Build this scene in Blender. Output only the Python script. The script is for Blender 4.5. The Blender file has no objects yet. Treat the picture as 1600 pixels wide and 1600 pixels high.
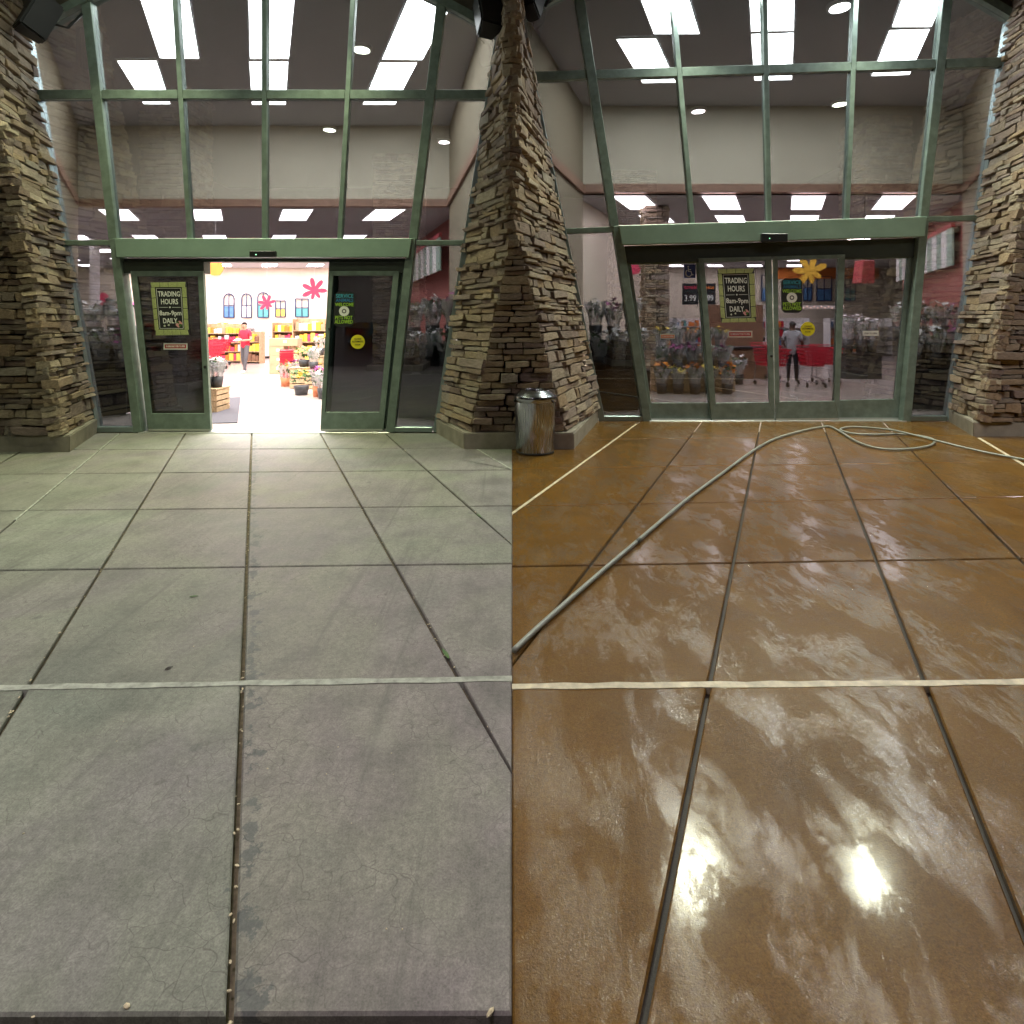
import bpy, bmesh, math, random
from mathutils import Vector, Matrix, Euler

sc = bpy.context.scene
COL = sc.collection
# ------------------------------------------------------------------ camera, world, exposure
FPX, U0, V0, EYE = 900.0, 800.0, 500.0, 1.70        # focal length and horizon in photo pixels, eye height in metres
cam_d = bpy.data.cameras.new("camera"); cam = bpy.data.objects.new("camera", cam_d); COL.objects.link(cam)
cam.location = (0, 0, EYE); cam.rotation_euler = (math.radians(90), 0, 0)
cam_d.sensor_width = 36; cam_d.lens = 36 * FPX / 1600; cam_d.shift_y = -300 / 1600
cam_d.clip_start = 0.05; cam_d.clip_end = 2000
sc.camera = cam
w = bpy.data.worlds.new("World"); sc.world = w; w.use_nodes = True
wn = w.node_tree; bg = wn.nodes["Background"]
sky = wn.nodes.new("ShaderNodeTexSky"); sky.sky_type = 'NISHITA'; sky.sun_disc = False
sky.sun_elevation = math.radians(-6); sky.sun_rotation = math.radians(160)
wn.links.new(sky.outputs[0], bg.inputs[0]); bg.inputs[1].default_value = 0.05
sc.view_settings.view_transform = 'Standard'; sc.view_settings.look = 'None'
sc.view_settings.exposure = 0.0; sc.view_settings.gamma = 1.0
cy = sc.cycles
cy.use_denoising = True; cy.max_bounces = 7; cy.diffuse_bounces = 3; cy.glossy_bounces = 4
cy.transparent_max_bounces = 14; cy.sample_clamp_indirect = 6; cy.caustics_reflective = False; cy.caustics_refractive = False

LAMP_Z = 7.30                      # porch soffit
PANEL_EMIT, STORE_EMIT = 74.0, 46.0

FL, FR = 8.74, 9.72                # the two storefront planes
def at(u, v, Y):                   # pixel -> point on the plane Y
    k = Y / FPX
    return Vector(((u - U0) * k, Y, EYE + (V0 - v) * k))
def gnd(u, v, z=0.0):              # pixel -> point on the ground
    Y = FPX * (EYE - z) / (v - V0)
    return Vector(((u - U0) * Y / FPX, Y, z))
def ceil_at(u, v, z):
    Y = FPX * (z - EYE) / (V0 - v)
    return Vector(((u - U0) * Y / FPX, Y, z))

# ------------------------------------------------------------------ helpers
def mesh_obj(name, verts, faces, mat=None, parent=None, smooth=False):
    me = bpy.data.meshes.new(name); me.from_pydata([tuple(v) for v in verts], [], faces); me.update()
    return link(name, me, mat, parent, smooth)
def link(name, me, mat=None, parent=None, smooth=False):
    if mat is not None and len(me.materials) == 0: me.materials.append(mat)
    if smooth:
        for p in me.polygons: p.use_smooth = True
    o = bpy.data.objects.new(name, me); COL.objects.link(o)
    if parent: put(o, parent)
    return o
def put(o, parent):
    """geometry is written in world space: keep it there under a parent that is only moved"""
    o.parent = parent; o.matrix_parent_inverse = Matrix.Translation(-wloc(parent))
def wloc(o):
    return Vector(o.location)
def tag(o, label, cat, group=None):
    o["label"] = label; o["category"] = cat
    if group: o["group"] = group
    return o
def struct(o): o["kind"] = "structure"; return o
def stuff(o): o["kind"] = "stuff"; return o
def thing(name, loc, label, cat, group=None):
    o = bpy.data.objects.new(name, None); COL.objects.link(o); o.location = loc; o.empty_display_size = .1
    return tag(o, label, cat, group)
def bm_obj(name, bm, mat=None, parent=None, smooth=False):
    bmesh.ops.recalc_face_normals(bm, faces=bm.faces)
    me = bpy.data.meshes.new(name); bm.to_mesh(me); bm.free()
    return link(name, me, mat, parent, smooth)
def box_bm(bm, c, s, rot=None, bev=0.0):
    g = bmesh.ops.create_cube(bm, size=1.0)['verts']
    m = Matrix.Translation(c) @ (rot.to_4x4() if rot else Matrix()) @ Matrix.Diagonal((*s, 1))
    bmesh.ops.transform(bm, matrix=m, verts=g)
    if bev:
        es = {e for v in g for e in v.link_edges}
        bmesh.ops.bevel(bm, geom=list(es), offset=bev, segments=1, affect='EDGES')
def box(name, c, s, mat, parent=None, rot=None, bev=0.0):
    bm = bmesh.new(); box_bm(bm, c, s, rot, bev); return bm_obj(name, bm, mat, parent)
def prism(name, pts, Y0, Y1, mat, parent=None, F=None, bev=0.0):
    """polygon of photo pixels on the storefront plane F, extruded from Y0 (front) to Y1"""
    P = [at(u, v, F) for u, v in pts]; n = len(P)
    bm = bmesh.new()
    a = [bm.verts.new((p.x, Y0, p.z)) for p in P]; b = [bm.verts.new((p.x, Y1, p.z)) for p in P]
    bm.faces.new(a); bm.faces.new(b[::-1])
    for i in range(n): bm.faces.new((a[i], b[i], b[(i + 1) % n], a[(i + 1) % n]))
    if bev: bmesh.ops.bevel(bm, geom=bm.edges[:], offset=bev, segments=1, affect='EDGES')
    return bm_obj(name, bm, mat, parent)
def bar(name, p, q, w0, w1, Y0, Y1, mat, parent, F, bev=.006):
    d = Vector((q[0] - p[0], q[1] - p[1])).normalized(); n = Vector((-d.y, d.x))
    pts = [(p[0] + n.x * w0 / 2, p[1] + n.y * w0 / 2), (q[0] + n.x * w1 / 2, q[1] + n.y * w1 / 2),
           (q[0] - n.x * w1 / 2, q[1] - n.y * w1 / 2), (p[0] - n.x * w0 / 2, p[1] - n.y * w0 / 2)]
    return prism(name, pts, Y0, Y1, mat, parent, F, bev)
def lathe_bm(bm, prof, c, seg=24, mat_i=0):
    rings = []
    for r, z in prof:
        if r < 1e-5: rings.append([bm.verts.new((c[0], c[1], c[2] + z))])
        else: rings.append([bm.verts.new((c[0] + r * math.cos(2 * math.pi * k / seg), c[1] + r * math.sin(2 * math.pi * k / seg), c[2] + z)) for k in range(seg)])
    for A, B in zip(rings, rings[1:]):
        for k in range(seg):
            k2 = (k + 1) % seg
            if len(A) == 1 and len(B) == 1: continue
            if len(A) == 1: f = bm.faces.new((A[0], B[k], B[k2]))
            elif len(B) == 1: f = bm.faces.new((A[k], A[k2], B[0]))
            else: f = bm.faces.new((A[k], A[k2], B[k2], B[k]))
            f.material_index = mat_i
def tube_bm(bm, pts, r, seg=8):
    rings = []; n = len(pts); up = Vector((0, 0, 1)); prev = None
    for i, p in enumerate(pts):
        t = (pts[min(i + 1, n - 1)] - pts[max(i - 1, 0)]).normalized()
        a = t.cross(up if abs(t.z) < .95 else Vector((1, 0, 0))).normalized()
        if prev is not None and a.dot(prev) < 0: a = -a
        prev = a; b = t.cross(a)
        rr = r[i] if isinstance(r, (list, tuple)) else r
        rings.append([bm.verts.new(p + a * rr * math.cos(2 * math.pi * k / seg) + b * rr * math.sin(2 * math.pi * k / seg)) for k in range(seg)])
    for A, B in zip(rings, rings[1:]):
        for k in range(seg): bm.faces.new((A[k], A[(k + 1) % seg], B[(k + 1) % seg], B[k]))
    bm.faces.new(rings[0]); bm.faces.new(rings[-1][::-1])
def tube(name, pts, r, mat, parent=None, seg=8):
    bm = bmesh.new(); tube_bm(bm, [Vector(p) for p in pts], r, seg); return bm_obj(name, bm, mat, parent, True)
def spline(pts, n=8):
    out = []; P = [pts[0]] + list(pts) + [pts[-1]]
    for i in range(1, len(P) - 2):
        a, b, c, d = P[i - 1], P[i], P[i + 1], P[i + 2]
        for k in range(n):
            t = k / n
            out.append(.5 * ((2 * b) + (c - a) * t + (2 * a - 5 * b + 4 * c - d) * t * t + (3 * b - a - 3 * c + d) * t ** 3))
    return out + [pts[-1]]
def text_obj(name, body, c, size, mat, parent=None, width=None, lean=0.0, face=0.0):
    cu = bpy.data.curves.new(name, 'FONT'); cu.body = body; cu.size = 1.0
    cu.align_x = 'CENTER'; cu.align_y = 'CENTER'; cu.extrude = 0.004; cu.offset = 0.012
    cu.resolution_u = 2
    t = bpy.data.objects.new(name, cu); COL.objects.link(t)
    dg = bpy.context.evaluated_depsgraph_get(); dg.update()
    me = bpy.data.meshes.new_from_object(t.evaluated_get(dg)); bpy.data.objects.remove(t)
    xs = [v.co.x for v in me.vertices]; wd = max(xs) - min(xs)
    ys = [v.co.y for v in me.vertices]; hd = max(ys) - min(ys); mx = (max(xs) + min(xs)) / 2; my = (max(ys) + min(ys)) / 2
    sx = (width / wd) if width else size / hd; sy = size / hd
    cr, sr = math.cos(face), math.sin(face)
    for v in me.vertices:
        x, y, z = (v.co.x - mx) * sx, (v.co.y - my) * sy, v.co.z * .3
        x += lean * y
        v.co = (c[0] + x * cr + z * sr, c[1] - z * cr + x * sr, c[2] + y)
    me.materials.clear(); me.materials.append(mat)
    return link(name, me, None, parent)

# ------------------------------------------------------------------ materials
def nodes(name):
    m = bpy.data.materials.new(name); m.use_nodes = True
    nt = m.node_tree; return m, nt, nt.nodes["Principled BSDF"]
def N(nt, t, **kw):
    n = nt.nodes.new(t)
    for k, v in kw.items():
        if k in n.inputs: n.inputs[k].default_value = v
        else: setattr(n, k, v)
    return n
def L(nt, a, b): nt.links.new(a, b)
def ramp(nt, fac, stops):
    r = nt.nodes.new("ShaderNodeValToRGB"); e = r.color_ramp.elements
    while len(e) < len(stops): e.new(.5)
    for x, (p, c) in zip(e, stops): x.position = p; x.color = c if len(c) == 4 else (*c, 1)
    L(nt, fac, r.inputs[0]); return r.outputs[0]
def g4(x): return (x, x, x, 1)
def mixc(nt, fac, a, b, mode='MIX'):
    m = nt.nodes.new("ShaderNodeMix"); m.data_type = 'RGBA'; m.blend_type = mode
    if hasattr(fac, 'node'): L(nt, fac, m.inputs[0])
    else: m.inputs[0].default_value = fac
    for x, i in ((a, 6), (b, 7)):
        if hasattr(x, 'node'): L(nt, x, m.inputs[i])
        else: m.inputs[i].default_value = x if len(x) == 4 else (*x, 1)
    return m.outputs[2]
def math_(nt, op, a, b=None, clamp=False):
    m = nt.nodes.new("ShaderNodeMath"); m.operation = op; m.use_clamp = clamp
    for i, x in enumerate((a, b)):
        if x is None: continue
        if hasattr(x, 'node'): L(nt, x, m.inputs[i])
        else: m.inputs[i].default_value = x
    return m.outputs[0]
def noise(nt, scale, detail=4, rough=.55, vec=None, dist=0.0):
    n = N(nt, "ShaderNodeTexNoise", Scale=scale, Detail=detail, Roughness=rough, Distortion=dist)
    if vec is not None: L(nt, vec, n.inputs["Vector"])
    return n.outputs[0]
def obco(nt): return nt.nodes.new("ShaderNodeTexCoord").outputs["Object"]
def mapping(nt, vec, scale=(1, 1, 1), rot=(0, 0, 0)):
    m = nt.nodes.new("ShaderNodeMapping"); L(nt, vec, m.inputs[0]); m.inputs["Scale"].default_value = scale; m.inputs["Rotation"].default_value = rot
    return m.outputs[0]
def bump(nt, b, h, strength=.3, dist=.01):
    n = N(nt, "ShaderNodeBump", Strength=strength, Distance=dist); L(nt, h, n.inputs["Height"]); L(nt, n.outputs[0], b.inputs["Normal"]); return n
def plain(name, col, rough=.5, metal=0.0, var=.12, scale=6.0, bmp=0.0, spec=.5, trans=0.0):
    m, nt, b = nodes(name); oc = obco(nt)
    n = noise(nt, scale, 5, .6, oc)
    lo = tuple(c * (1 - var) for c in col); hi = tuple(min(1, c * (1 + var)) for c in col)
    L(nt, ramp(nt, n, [(.3, lo), (.7, hi)]), b.inputs["Base Color"])
    b.inputs["Roughness"].default_value = rough; b.inputs["Metallic"].default_value = metal
    b.inputs["Specular IOR Level"].default_value = spec
    if bmp: bump(nt, b, noise(nt, scale * 6, 4, .6, oc), bmp, .005)
    return m
def emit(name, col, s):
    m, nt, b = nodes(name); b.inputs["Base Color"].default_value = (.8, .8, .8, 1)
    b.inputs["Emission Color"].default_value = (*col, 1); b.inputs["Emission Strength"].default_value = s
    return m
def glass_mat(name, tint):
    m, nt, b = nodes(name); nt.nodes.remove(b); out = nt.nodes["Material Output"]
    t = N(nt, "ShaderNodeBsdfTransparent"); t.inputs[0].default_value = (*tint, 1)
    g = N(nt, "ShaderNodeBsdfGlossy", Roughness=0.0); g.inputs[0].default_value = (1, 1, 1, 1)
    lw = N(nt, "ShaderNodeLayerWeight", Blend=.5)
    f = math_(nt, 'ADD', math_(nt, 'MULTIPLY', math_(nt, 'POWER', lw.outputs["Facing"], 5.0), .88), .12)
    mx = nt.nodes.new("ShaderNodeMixShader"); L(nt, f, mx.inputs[0]); L(nt, t.outputs[0], mx.inputs[1]); L(nt, g.outputs[0], mx.inputs[2])
    L(nt, mx.outputs[0], out.inputs[0]); return m

def stone_mat(name):
    m, nt, b = nodes(name); oc = obco(nt)
    r = nt.nodes.new("ShaderNodeObjectInfo").outputs["Random"]
    base = ramp(nt, r, [(0, (.33, .235, .155)), (.16, (.45, .365, .255)), (.32, (.27, .195, .155)), (.48, (.50, .425, .31)), (.62, (.31, .245, .22)), (.76, (.43, .32, .20)), (.88, (.37, .325, .265)), (1, (.23, .17, .145))])
    n1 = noise(nt, 5, 5, .65, oc); n2 = noise(nt, 26, 4, .6, oc)
    c = mixc(nt, 1.0, base, ramp(nt, n1, [(.3, g4(.62)), (.7, g4(1.2))]), 'MULTIPLY')
    c = mixc(nt, .5, c, ramp(nt, n2, [(.35, g4(.7)), (.65, g4(1.15))]), 'MULTIPLY')
    L(nt, c, b.inputs["Base Color"]); b.inputs["Roughness"].default_value = .88; b.inputs["Specular IOR Level"].default_value = .25
    bump(nt, b, math_(nt, 'ADD', noise(nt, 7, 5, .7, oc), math_(nt, 'MULTIPLY', n2, .4)), .9, .03)
    return m

JSL, JSR = -.4444, .467
def dry_mat():
    m, nt, b = nodes("dry_concrete"); oc = obco(nt)
    n1 = noise(nt, .55, 5, .6, oc, .4); n2 = noise(nt, 3.2, 6, .65, oc); n3 = noise(nt, 38, 5, .7, oc)
    c = ramp(nt, n1, [(.30, (.154, .168, .144)), (.45, (.210, .212, .180)), (.55, (.200, .186, .182)), (.7, (.162, .176, .154))])
    c = mixc(nt, .9, c, ramp(nt, n2, [(.28, g4(.62)), (.5, g4(1.0)), (.75, g4(1.28))]), 'MULTIPLY')
    c = mixc(nt, .8, c, ramp(nt, n3, [(.3, g4(.72)), (.7, g4(1.22))]), 'MULTIPLY')
    c = mixc(nt, .85, c, ramp(nt, noise(nt, 150, 3, .8, oc), [(.3, g4(.66)), (.7, g4(1.32))]), 'MULTIPLY')
    # scuffs drawn along the walking direction
    st = noise(nt, 3.0, 5, .6, mapping(nt, oc, (5.0, .8, 1), (0, 0, -.42)))
    c = mixc(nt, .5, c, ramp(nt, st, [(.30, g4(.86)), (.6, g4(1.06))]), 'MULTIPLY')
    rv = nt.nodes.new('ShaderNodeObjectInfo').outputs['Random']
    c = mixc(nt, 1.0, c, ramp(nt, rv, [(0, (.90, .92, .90)), (.5, (1.04, 1.0, 1.0)), (1, (.98, 1.04, 1.0))]), 'MULTIPLY')
    # hairline map cracking
    wob = noise(nt, 5.0, 4, .6, oc)
    vadd = nt.nodes.new("ShaderNodeVectorMath"); vadd.operation = 'MULTIPLY_ADD'
    cn = nt.nodes.new("ShaderNodeTexNoise"); cn.inputs["Scale"].default_value = 6; L(nt, oc, cn.inputs[0])
    L(nt, cn.outputs["Color"], vadd.inputs[0]); vadd.inputs[1].default_value = (.22, .22, .22); L(nt, oc, vadd.inputs[2])
    vo = N(nt, "ShaderNodeTexVoronoi", Scale=8.5); vo.feature = 'DISTANCE_TO_EDGE'; L(nt, vadd.outputs[0], vo.inputs["Vector"])
    crack = math_(nt, 'MULTIPLY', ramp(nt, vo.outputs["Distance"], [(.0, g4(1)), (.018, g4(0))]), ramp(nt, noise(nt, 1.6, 4, .6, oc), [(.42, g4(0)), (.56, g4(1))]))
    c = mixc(nt, math_(nt, 'MULTIPLY', crack, .62), c, (.09, .085, .075))
    # grease spots that follow the middle joint
    sx = nt.nodes.new("ShaderNodeSeparateXYZ"); L(nt, oc, sx.inputs[0])
    off = math_(nt, 'SUBTRACT', sx.outputs[0], math_(nt, 'ADD', math_(nt, 'MULTIPLY', sx.outputs[1], JSL), -.038 * EYE + .045))
    spot = ramp(nt, math_(nt, 'SUBTRACT', noise(nt, 10, 5, .7, oc), math_(nt, 'MULTIPLY', math_(nt, 'ABSOLUTE', off), 2.2)), [(.47, g4(0)), (.52, g4(1))])
    c = mixc(nt, math_(nt, 'MULTIPLY', spot, .6), c, (.06, .075, .08))
    gv = N(nt, "ShaderNodeTexVoronoi", Scale=3.4); L(nt, oc, gv.inputs["Vector"])
    gsel = nt.nodes.new("ShaderNodeSeparateColor"); L(nt, gv.outputs["Color"], gsel.inputs[0])
    gum = math_(nt, 'MULTIPLY', ramp(nt, math_(nt, 'ADD', gv.outputs["Distance"], math_(nt, 'MULTIPLY', n3, .04)), [(.085, g4(1)), (.125, g4(0))]), math_(nt, 'GREATER_THAN', gsel.outputs[0], .66))
    c = mixc(nt, math_(nt, 'MULTIPLY', gum, .45), c, (.085, .09, .085))
    trk = noise(nt, 1.1, 6, .7, mapping(nt, oc, (9.0, .35, 1), (0, 0, -.42)), .6)
    c = mixc(nt, math_(nt, 'MULTIPLY', ramp(nt, trk, [(.56, g4(0)), (.66, g4(1))]), .38), c, (.10, .10, .09))
    lite = ramp(nt, noise(nt, 1.3, 7, .72, oc, .7), [(.55, g4(0)), (.72, g4(1))])
    c = mixc(nt, math_(nt, 'MULTIPLY', lite, .30), c, (.33, .335, .29))
    blot = ramp(nt, noise(nt, 2.3, 7, .75, oc, 1.0), [(.60, g4(0)), (.68, g4(1))])
    c = mixc(nt, math_(nt, 'MULTIPLY', blot, .35), c, (.09, .09, .085))
    L(nt, c, b.inputs["Base Color"])
    L(nt, ramp(nt, n2, [(.3, g4(.52)), (.7, g4(.72))]), b.inputs["Roughness"]); b.inputs["Specular IOR Level"].default_value = .35
    bump(nt, b, math_(nt, 'SUBTRACT', math_(nt, 'ADD', math_(nt, 'MULTIPLY', n3, .5), n2), crack), .22, .006)
    return m
def wet_mat():
    m, nt, b = nodes("wet_stained_concrete"); oc = obco(nt)
    n1 = noise(nt, .8, 5, .6, oc, .5); n2 = noise(nt, 4.0, 6, .65, oc); n3 = noise(nt, 60, 4, .7, oc)
    c = ramp(nt, n1, [(.3, (.106, .053, .010)), (.5, (.142, .074, .0145)), (.72, (.118, .056, .011))])
    c = mixc(nt, .8, c, ramp(nt, n2, [(.3, g4(.82)), (.7, g4(1.16))]), 'MULTIPLY')
    c = mixc(nt, .9, c, ramp(nt, noise(nt, 170, 3, .8, oc), [(.3, g4(.62)), (.7, g4(1.36))]), 'MULTIPLY')
    c = mixc(nt, .7, c, ramp(nt, n3, [(.3, g4(.70)), (.7, g4(1.26))]), 'MULTIPLY')
    # thin soapy film left in streaks that run with the drag of the squeegee
    fl = noise(nt, 1.9, 12, .78, mapping(nt, oc, (1.8, .85, 1), (0, 0, -.3)), .25)
    film = ramp(nt, fl, [(.485, g4(0)), (.52, g4(.5)), (.57, g4(1))])
    dry = ramp(nt, noise(nt, 1.1, 6, .7, mapping(nt, oc, (1.6, .9, 1), (0, 0, .3)), .8), [(.58, g4(0)), (.63, g4(1))])
    c = mixc(nt, math_(nt, 'MULTIPLY', film, .03), c, (.40, .36, .24))
    c = mixc(nt, math_(nt, 'MULTIPLY', dry, .06), c, (.38, .33, .2))
    L(nt, c, b.inputs["Base Color"])
    ro = math_(nt, 'ADD', math_(nt, 'SUBTRACT', .19, math_(nt, 'MULTIPLY', film, .03)), math_(nt, 'MULTIPLY', n2, .10))
    L(nt, ro, b.inputs["Roughness"]); L(nt, math_(nt, 'ADD', .16, math_(nt, 'MULTIPLY', film, .5)), b.inputs["Specular IOR Level"])
    L(nt, math_(nt, 'ADD', .10, math_(nt, 'MULTIPLY', film, .70)), b.inputs["Coat Weight"]); b.inputs["Coat Roughness"].default_value = .135; b.inputs["Coat IOR"].default_value = 1.33
    h = math_(nt, 'ADD', math_(nt, 'MULTIPLY', noise(nt, 170, 3, .8, oc), .9), math_(nt, 'ADD', math_(nt, 'MULTIPLY', noise(nt, 34, 4, .6, oc), .6), math_(nt, 'MULTIPLY', n2, 2.0)))
    vo = N(nt, "ShaderNodeTexVoronoi", Scale=85.0); L(nt, oc, vo.inputs["Vector"])
    drop = math_(nt, 'MULTIPLY', ramp(nt, vo.outputs["Distance"], [(.0, g4(1)), (.22, g4(.6)), (.3, g4(0))]), ramp(nt, noise(nt, 2.2, 5, .7, oc), [(.48, g4(0)), (.58, g4(1))]))
    h = math_(nt, 'ADD', h, math_(nt, 'MULTIPLY', drop, .4))
    bump(nt, b, h, .36, .006)
    return m

M = {}
M['dry'] = dry_mat(); M['wet'] = wet_mat(); M['stone'] = stone_mat("ledge_stone")
M['core'] = plain("dark_mortar", (.07, .06, .05), .95, var=.2, bmp=.4)  # dark mortar core behind the stones
M['plinth'] = plain("plinth_concrete", (.27, .25, .20), .85, var=.25, scale=4, bmp=.5)
M['green'] = plain("green_anodised_frame", (.20, .265, .232), .42, .25, var=.22, scale=7, spec=.5)
M['greenlt'] = plain("green_header_paint", (.28, .40, .335), .38, .15, var=.10, scale=3)
M['darkgreen'] = plain("shadowed_track_metal", (.055, .07, .06), .5, .3, var=.1)  # shade under the header put into the track's colour
M['steelblue'] = plain("jamb_aluminium", (.30, .37, .38), .35, .7, var=.08)
M['alu'] = plain("threshold_aluminium", (.62, .64, .62), .35, .8, var=.08)
M['black'] = plain("black_plastic", (.014, .014, .016), .4, var=.1)
M['rubber'] = plain("black_rubber", (.02, .02, .02), .7, var=.1)
M['glass'] = glass_mat("tinted_glass", (.345, .36, .37))
M['joint_dry'] = plain("dirty_joint", (.15, .125, .08), .95, var=.35, scale=30, bmp=.4)
M['joint_wet'] = plain("wet_joint", (.022, .015, .009), .55, var=.3, scale=30, bmp=.3)
M['seal_dry'] = plain("grey_sealant", (.34, .36, .31), .85, var=.4, scale=14, bmp=.4)
M['seal_wet'] = plain("cream_sealant", (.54, .49, .35), .5, var=.35, scale=14, bmp=.3)
M['asphalt'] = plain("asphalt", (.05, .05, .05), .9, var=.3, scale=20, bmp=.5)
M['soffit'] = plain("soffit_plaster", (.10, .095, .085), .9, var=.06)
M['stucco'] = plain("dark_stucco", (.10, .09, .07), .92, var=.2, bmp=.5)
M['cream'] = plain("cream_wall_paint", (.68, .62, .50), .85, var=.04, scale=2)
M['block'] = plain('warm_block_wall', (.32, .27, .19), .88, var=.12, scale=5, bmp=.3)
M['ceil'] = plain("grey_ceiling_tile", (.44, .44, .45), .9, var=.05, scale=3)
M['white'] = plain("white_paint", (.78, .78, .76), .6, var=.03)
M['beam'] = plain("redwood_beam", (.36, .21, .15), .6, var=.25, scale=8)
M['sfloor'] = plain("polished_store_floor", (.52, .45, .42), .16, var=.08, scale=2)
M['wood'] = plain("pale_crate_wood", (.52, .37, .22), .7, var=.25, scale=10)
M['brown'] = plain("brown_wood_panel", (.22, .12, .07), .6, var=.2, scale=6)
M['card'] = plain("cardboard", (.48, .33, .20), .85, var=.08)
M['red'] = plain("red_plastic", (.55, .02, .045), .4, var=.08)
M['redfab'] = plain("red_cotton", (.50, .02, .05), .85, var=.12, scale=20)
M['orange'] = plain("orange_card", (.80, .24, .04), .7, var=.08)
M['yellow'] = plain("yellow_card", (.80, .50, .05), .7, var=.08)
M['pinkred'] = plain("pink_red_card", (.70, .06, .14), .7, var=.1)
M['grey'] = plain("grey_cotton", (.10, .10, .11), .9, var=.15, scale=20)
M['shirtgrey'] = plain("pale_grey_cotton", (.42, .42, .46), .9, var=.12, scale=20)
M['dark'] = plain("charcoal_cotton", (.02, .02, .025), .9, var=.15, scale=20)
M['skin1'] = plain("skin_tone", (.42, .24, .16), .55, var=.08)
M['skin2'] = plain("skin_tone_deep", (.17, .09, .06), .55, var=.08)
M['hair'] = plain("dark_hair", (.02, .015, .012), .6, var=.2)
M['matgrey'] = plain("charcoal_door_mat", (.09, .085, .10), .95, var=.2, scale=60, bmp=.6)
M['leaf'] = plain("leaf_green", (.06, .13, .03), .6, var=.35, scale=12)
M['fl_orange'] = plain("orange_petal", (.80, .28, .02), .6, var=.2, scale=20)
M['fl_yellow'] = plain("yellow_petal", (.85, .62, .10), .6, var=.2, scale=20)
M['fl_purple'] = plain("purple_petal", (.32, .04, .20), .6, var=.2, scale=20)
M['fl_white'] = plain("white_petal", (.80, .76, .78), .6, var=.1, scale=20)
M['pot'] = plain("charcoal_pot", (.05, .05, .055), .5, var=.15)
M['terra'] = plain("orange_pot", (.60, .20, .09), .7, var=.1)
M['blue'] = plain("mural_blue", (.10, .24, .46), .7, var=.2)
M['teal'] = plain("mural_teal", (.10, .36, .36), .7, var=.2)
M['navy'] = plain("mural_navy", (.03, .05, .13), .7, var=.1)
M['brick'] = plain("mural_brick_red", (.34, .11, .09), .8, var=.2, scale=10)
M['stripeg'] = plain("awning_green", (.30, .42, .34), .7, var=.08)
M['board'] = plain("chalkboard_black", (.012, .014, .016), .6, var=.1)
M['chalk'] = plain("chalk_white", (.82, .84, .80), .8, var=.04)
M['lime'] = plain("lime_bamboo", (.40, .45, .19), .6, var=.25, scale=40)
M['cyan'] = plain("cyan_print", (.06, .42, .55), .6, var=.04)
M['cyandk'] = plain("blue_print", (.03, .20, .42), .6, var=.04)
M['limep'] = plain("lime_print", (.42, .72, .06), .6, var=.04)
M['yell'] = plain("yellow_sticker", (.80, .72, .02), .6, var=.03)
M['pinkp'] = plain("pink_petal_print", (.70, .34, .34), .6, var=.1)
M['redp'] = plain("red_print", (.45, .05, .06), .6, var=.05)
M['signblue'] = plain("sign_blue", (.02, .04, .16), .5, var=.05)
M['hose'] = plain("grey_green_hose", (.25, .275, .24), .45, var=.1, scale=8)
def brushed():
    m, nt, b = nodes("brushed_steel"); oc = obco(nt)
    n = noise(nt, 60, 3, .6, mapping(nt, oc, (1, 1, .03)))
    b.inputs["Base Color"].default_value = (.42, .44, .50, 1); b.inputs["Metallic"].default_value = 1
    L(nt, ramp(nt, n, [(.3, g4(.18)), (.7, g4(.34))]), b.inputs["Roughness"]); b.inputs["Anisotropic"].default_value = .6
    bump(nt, b, n, .04, .002); return m
M['steel'] = brushed(); M['polish'] = plain('polished_steel', (.36, .38, .42), .2, 1.0, var=.04)
def cello():
    m, nt, b = nodes("clear_wrap")
    b.inputs["Base Color"].default_value = (.86, .87, .90, 1); b.inputs["Roughness"].default_value = .15
    b.inputs["Transmission Weight"].default_value = .6; b.inputs["IOR"].default_value = 1.15
    bump(nt, b, noise(nt, 14, 4, .6, obco(nt)), .8, .03); return m
M['wrap'] = cello()
M['panel'] = emit("fluorescent_diffuser", (1.0, .985, .95), PANEL_EMIT)
M['spanel'] = emit("store_fluorescent", (1.0, .83, .87), STORE_EMIT)
M['led'] = emit("indicator_led", (.3, 1.0, .5), 3.0)
M['bulbs'] = emit("string_light_bulb", (1.0, .5, .35), 3.0)

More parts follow.
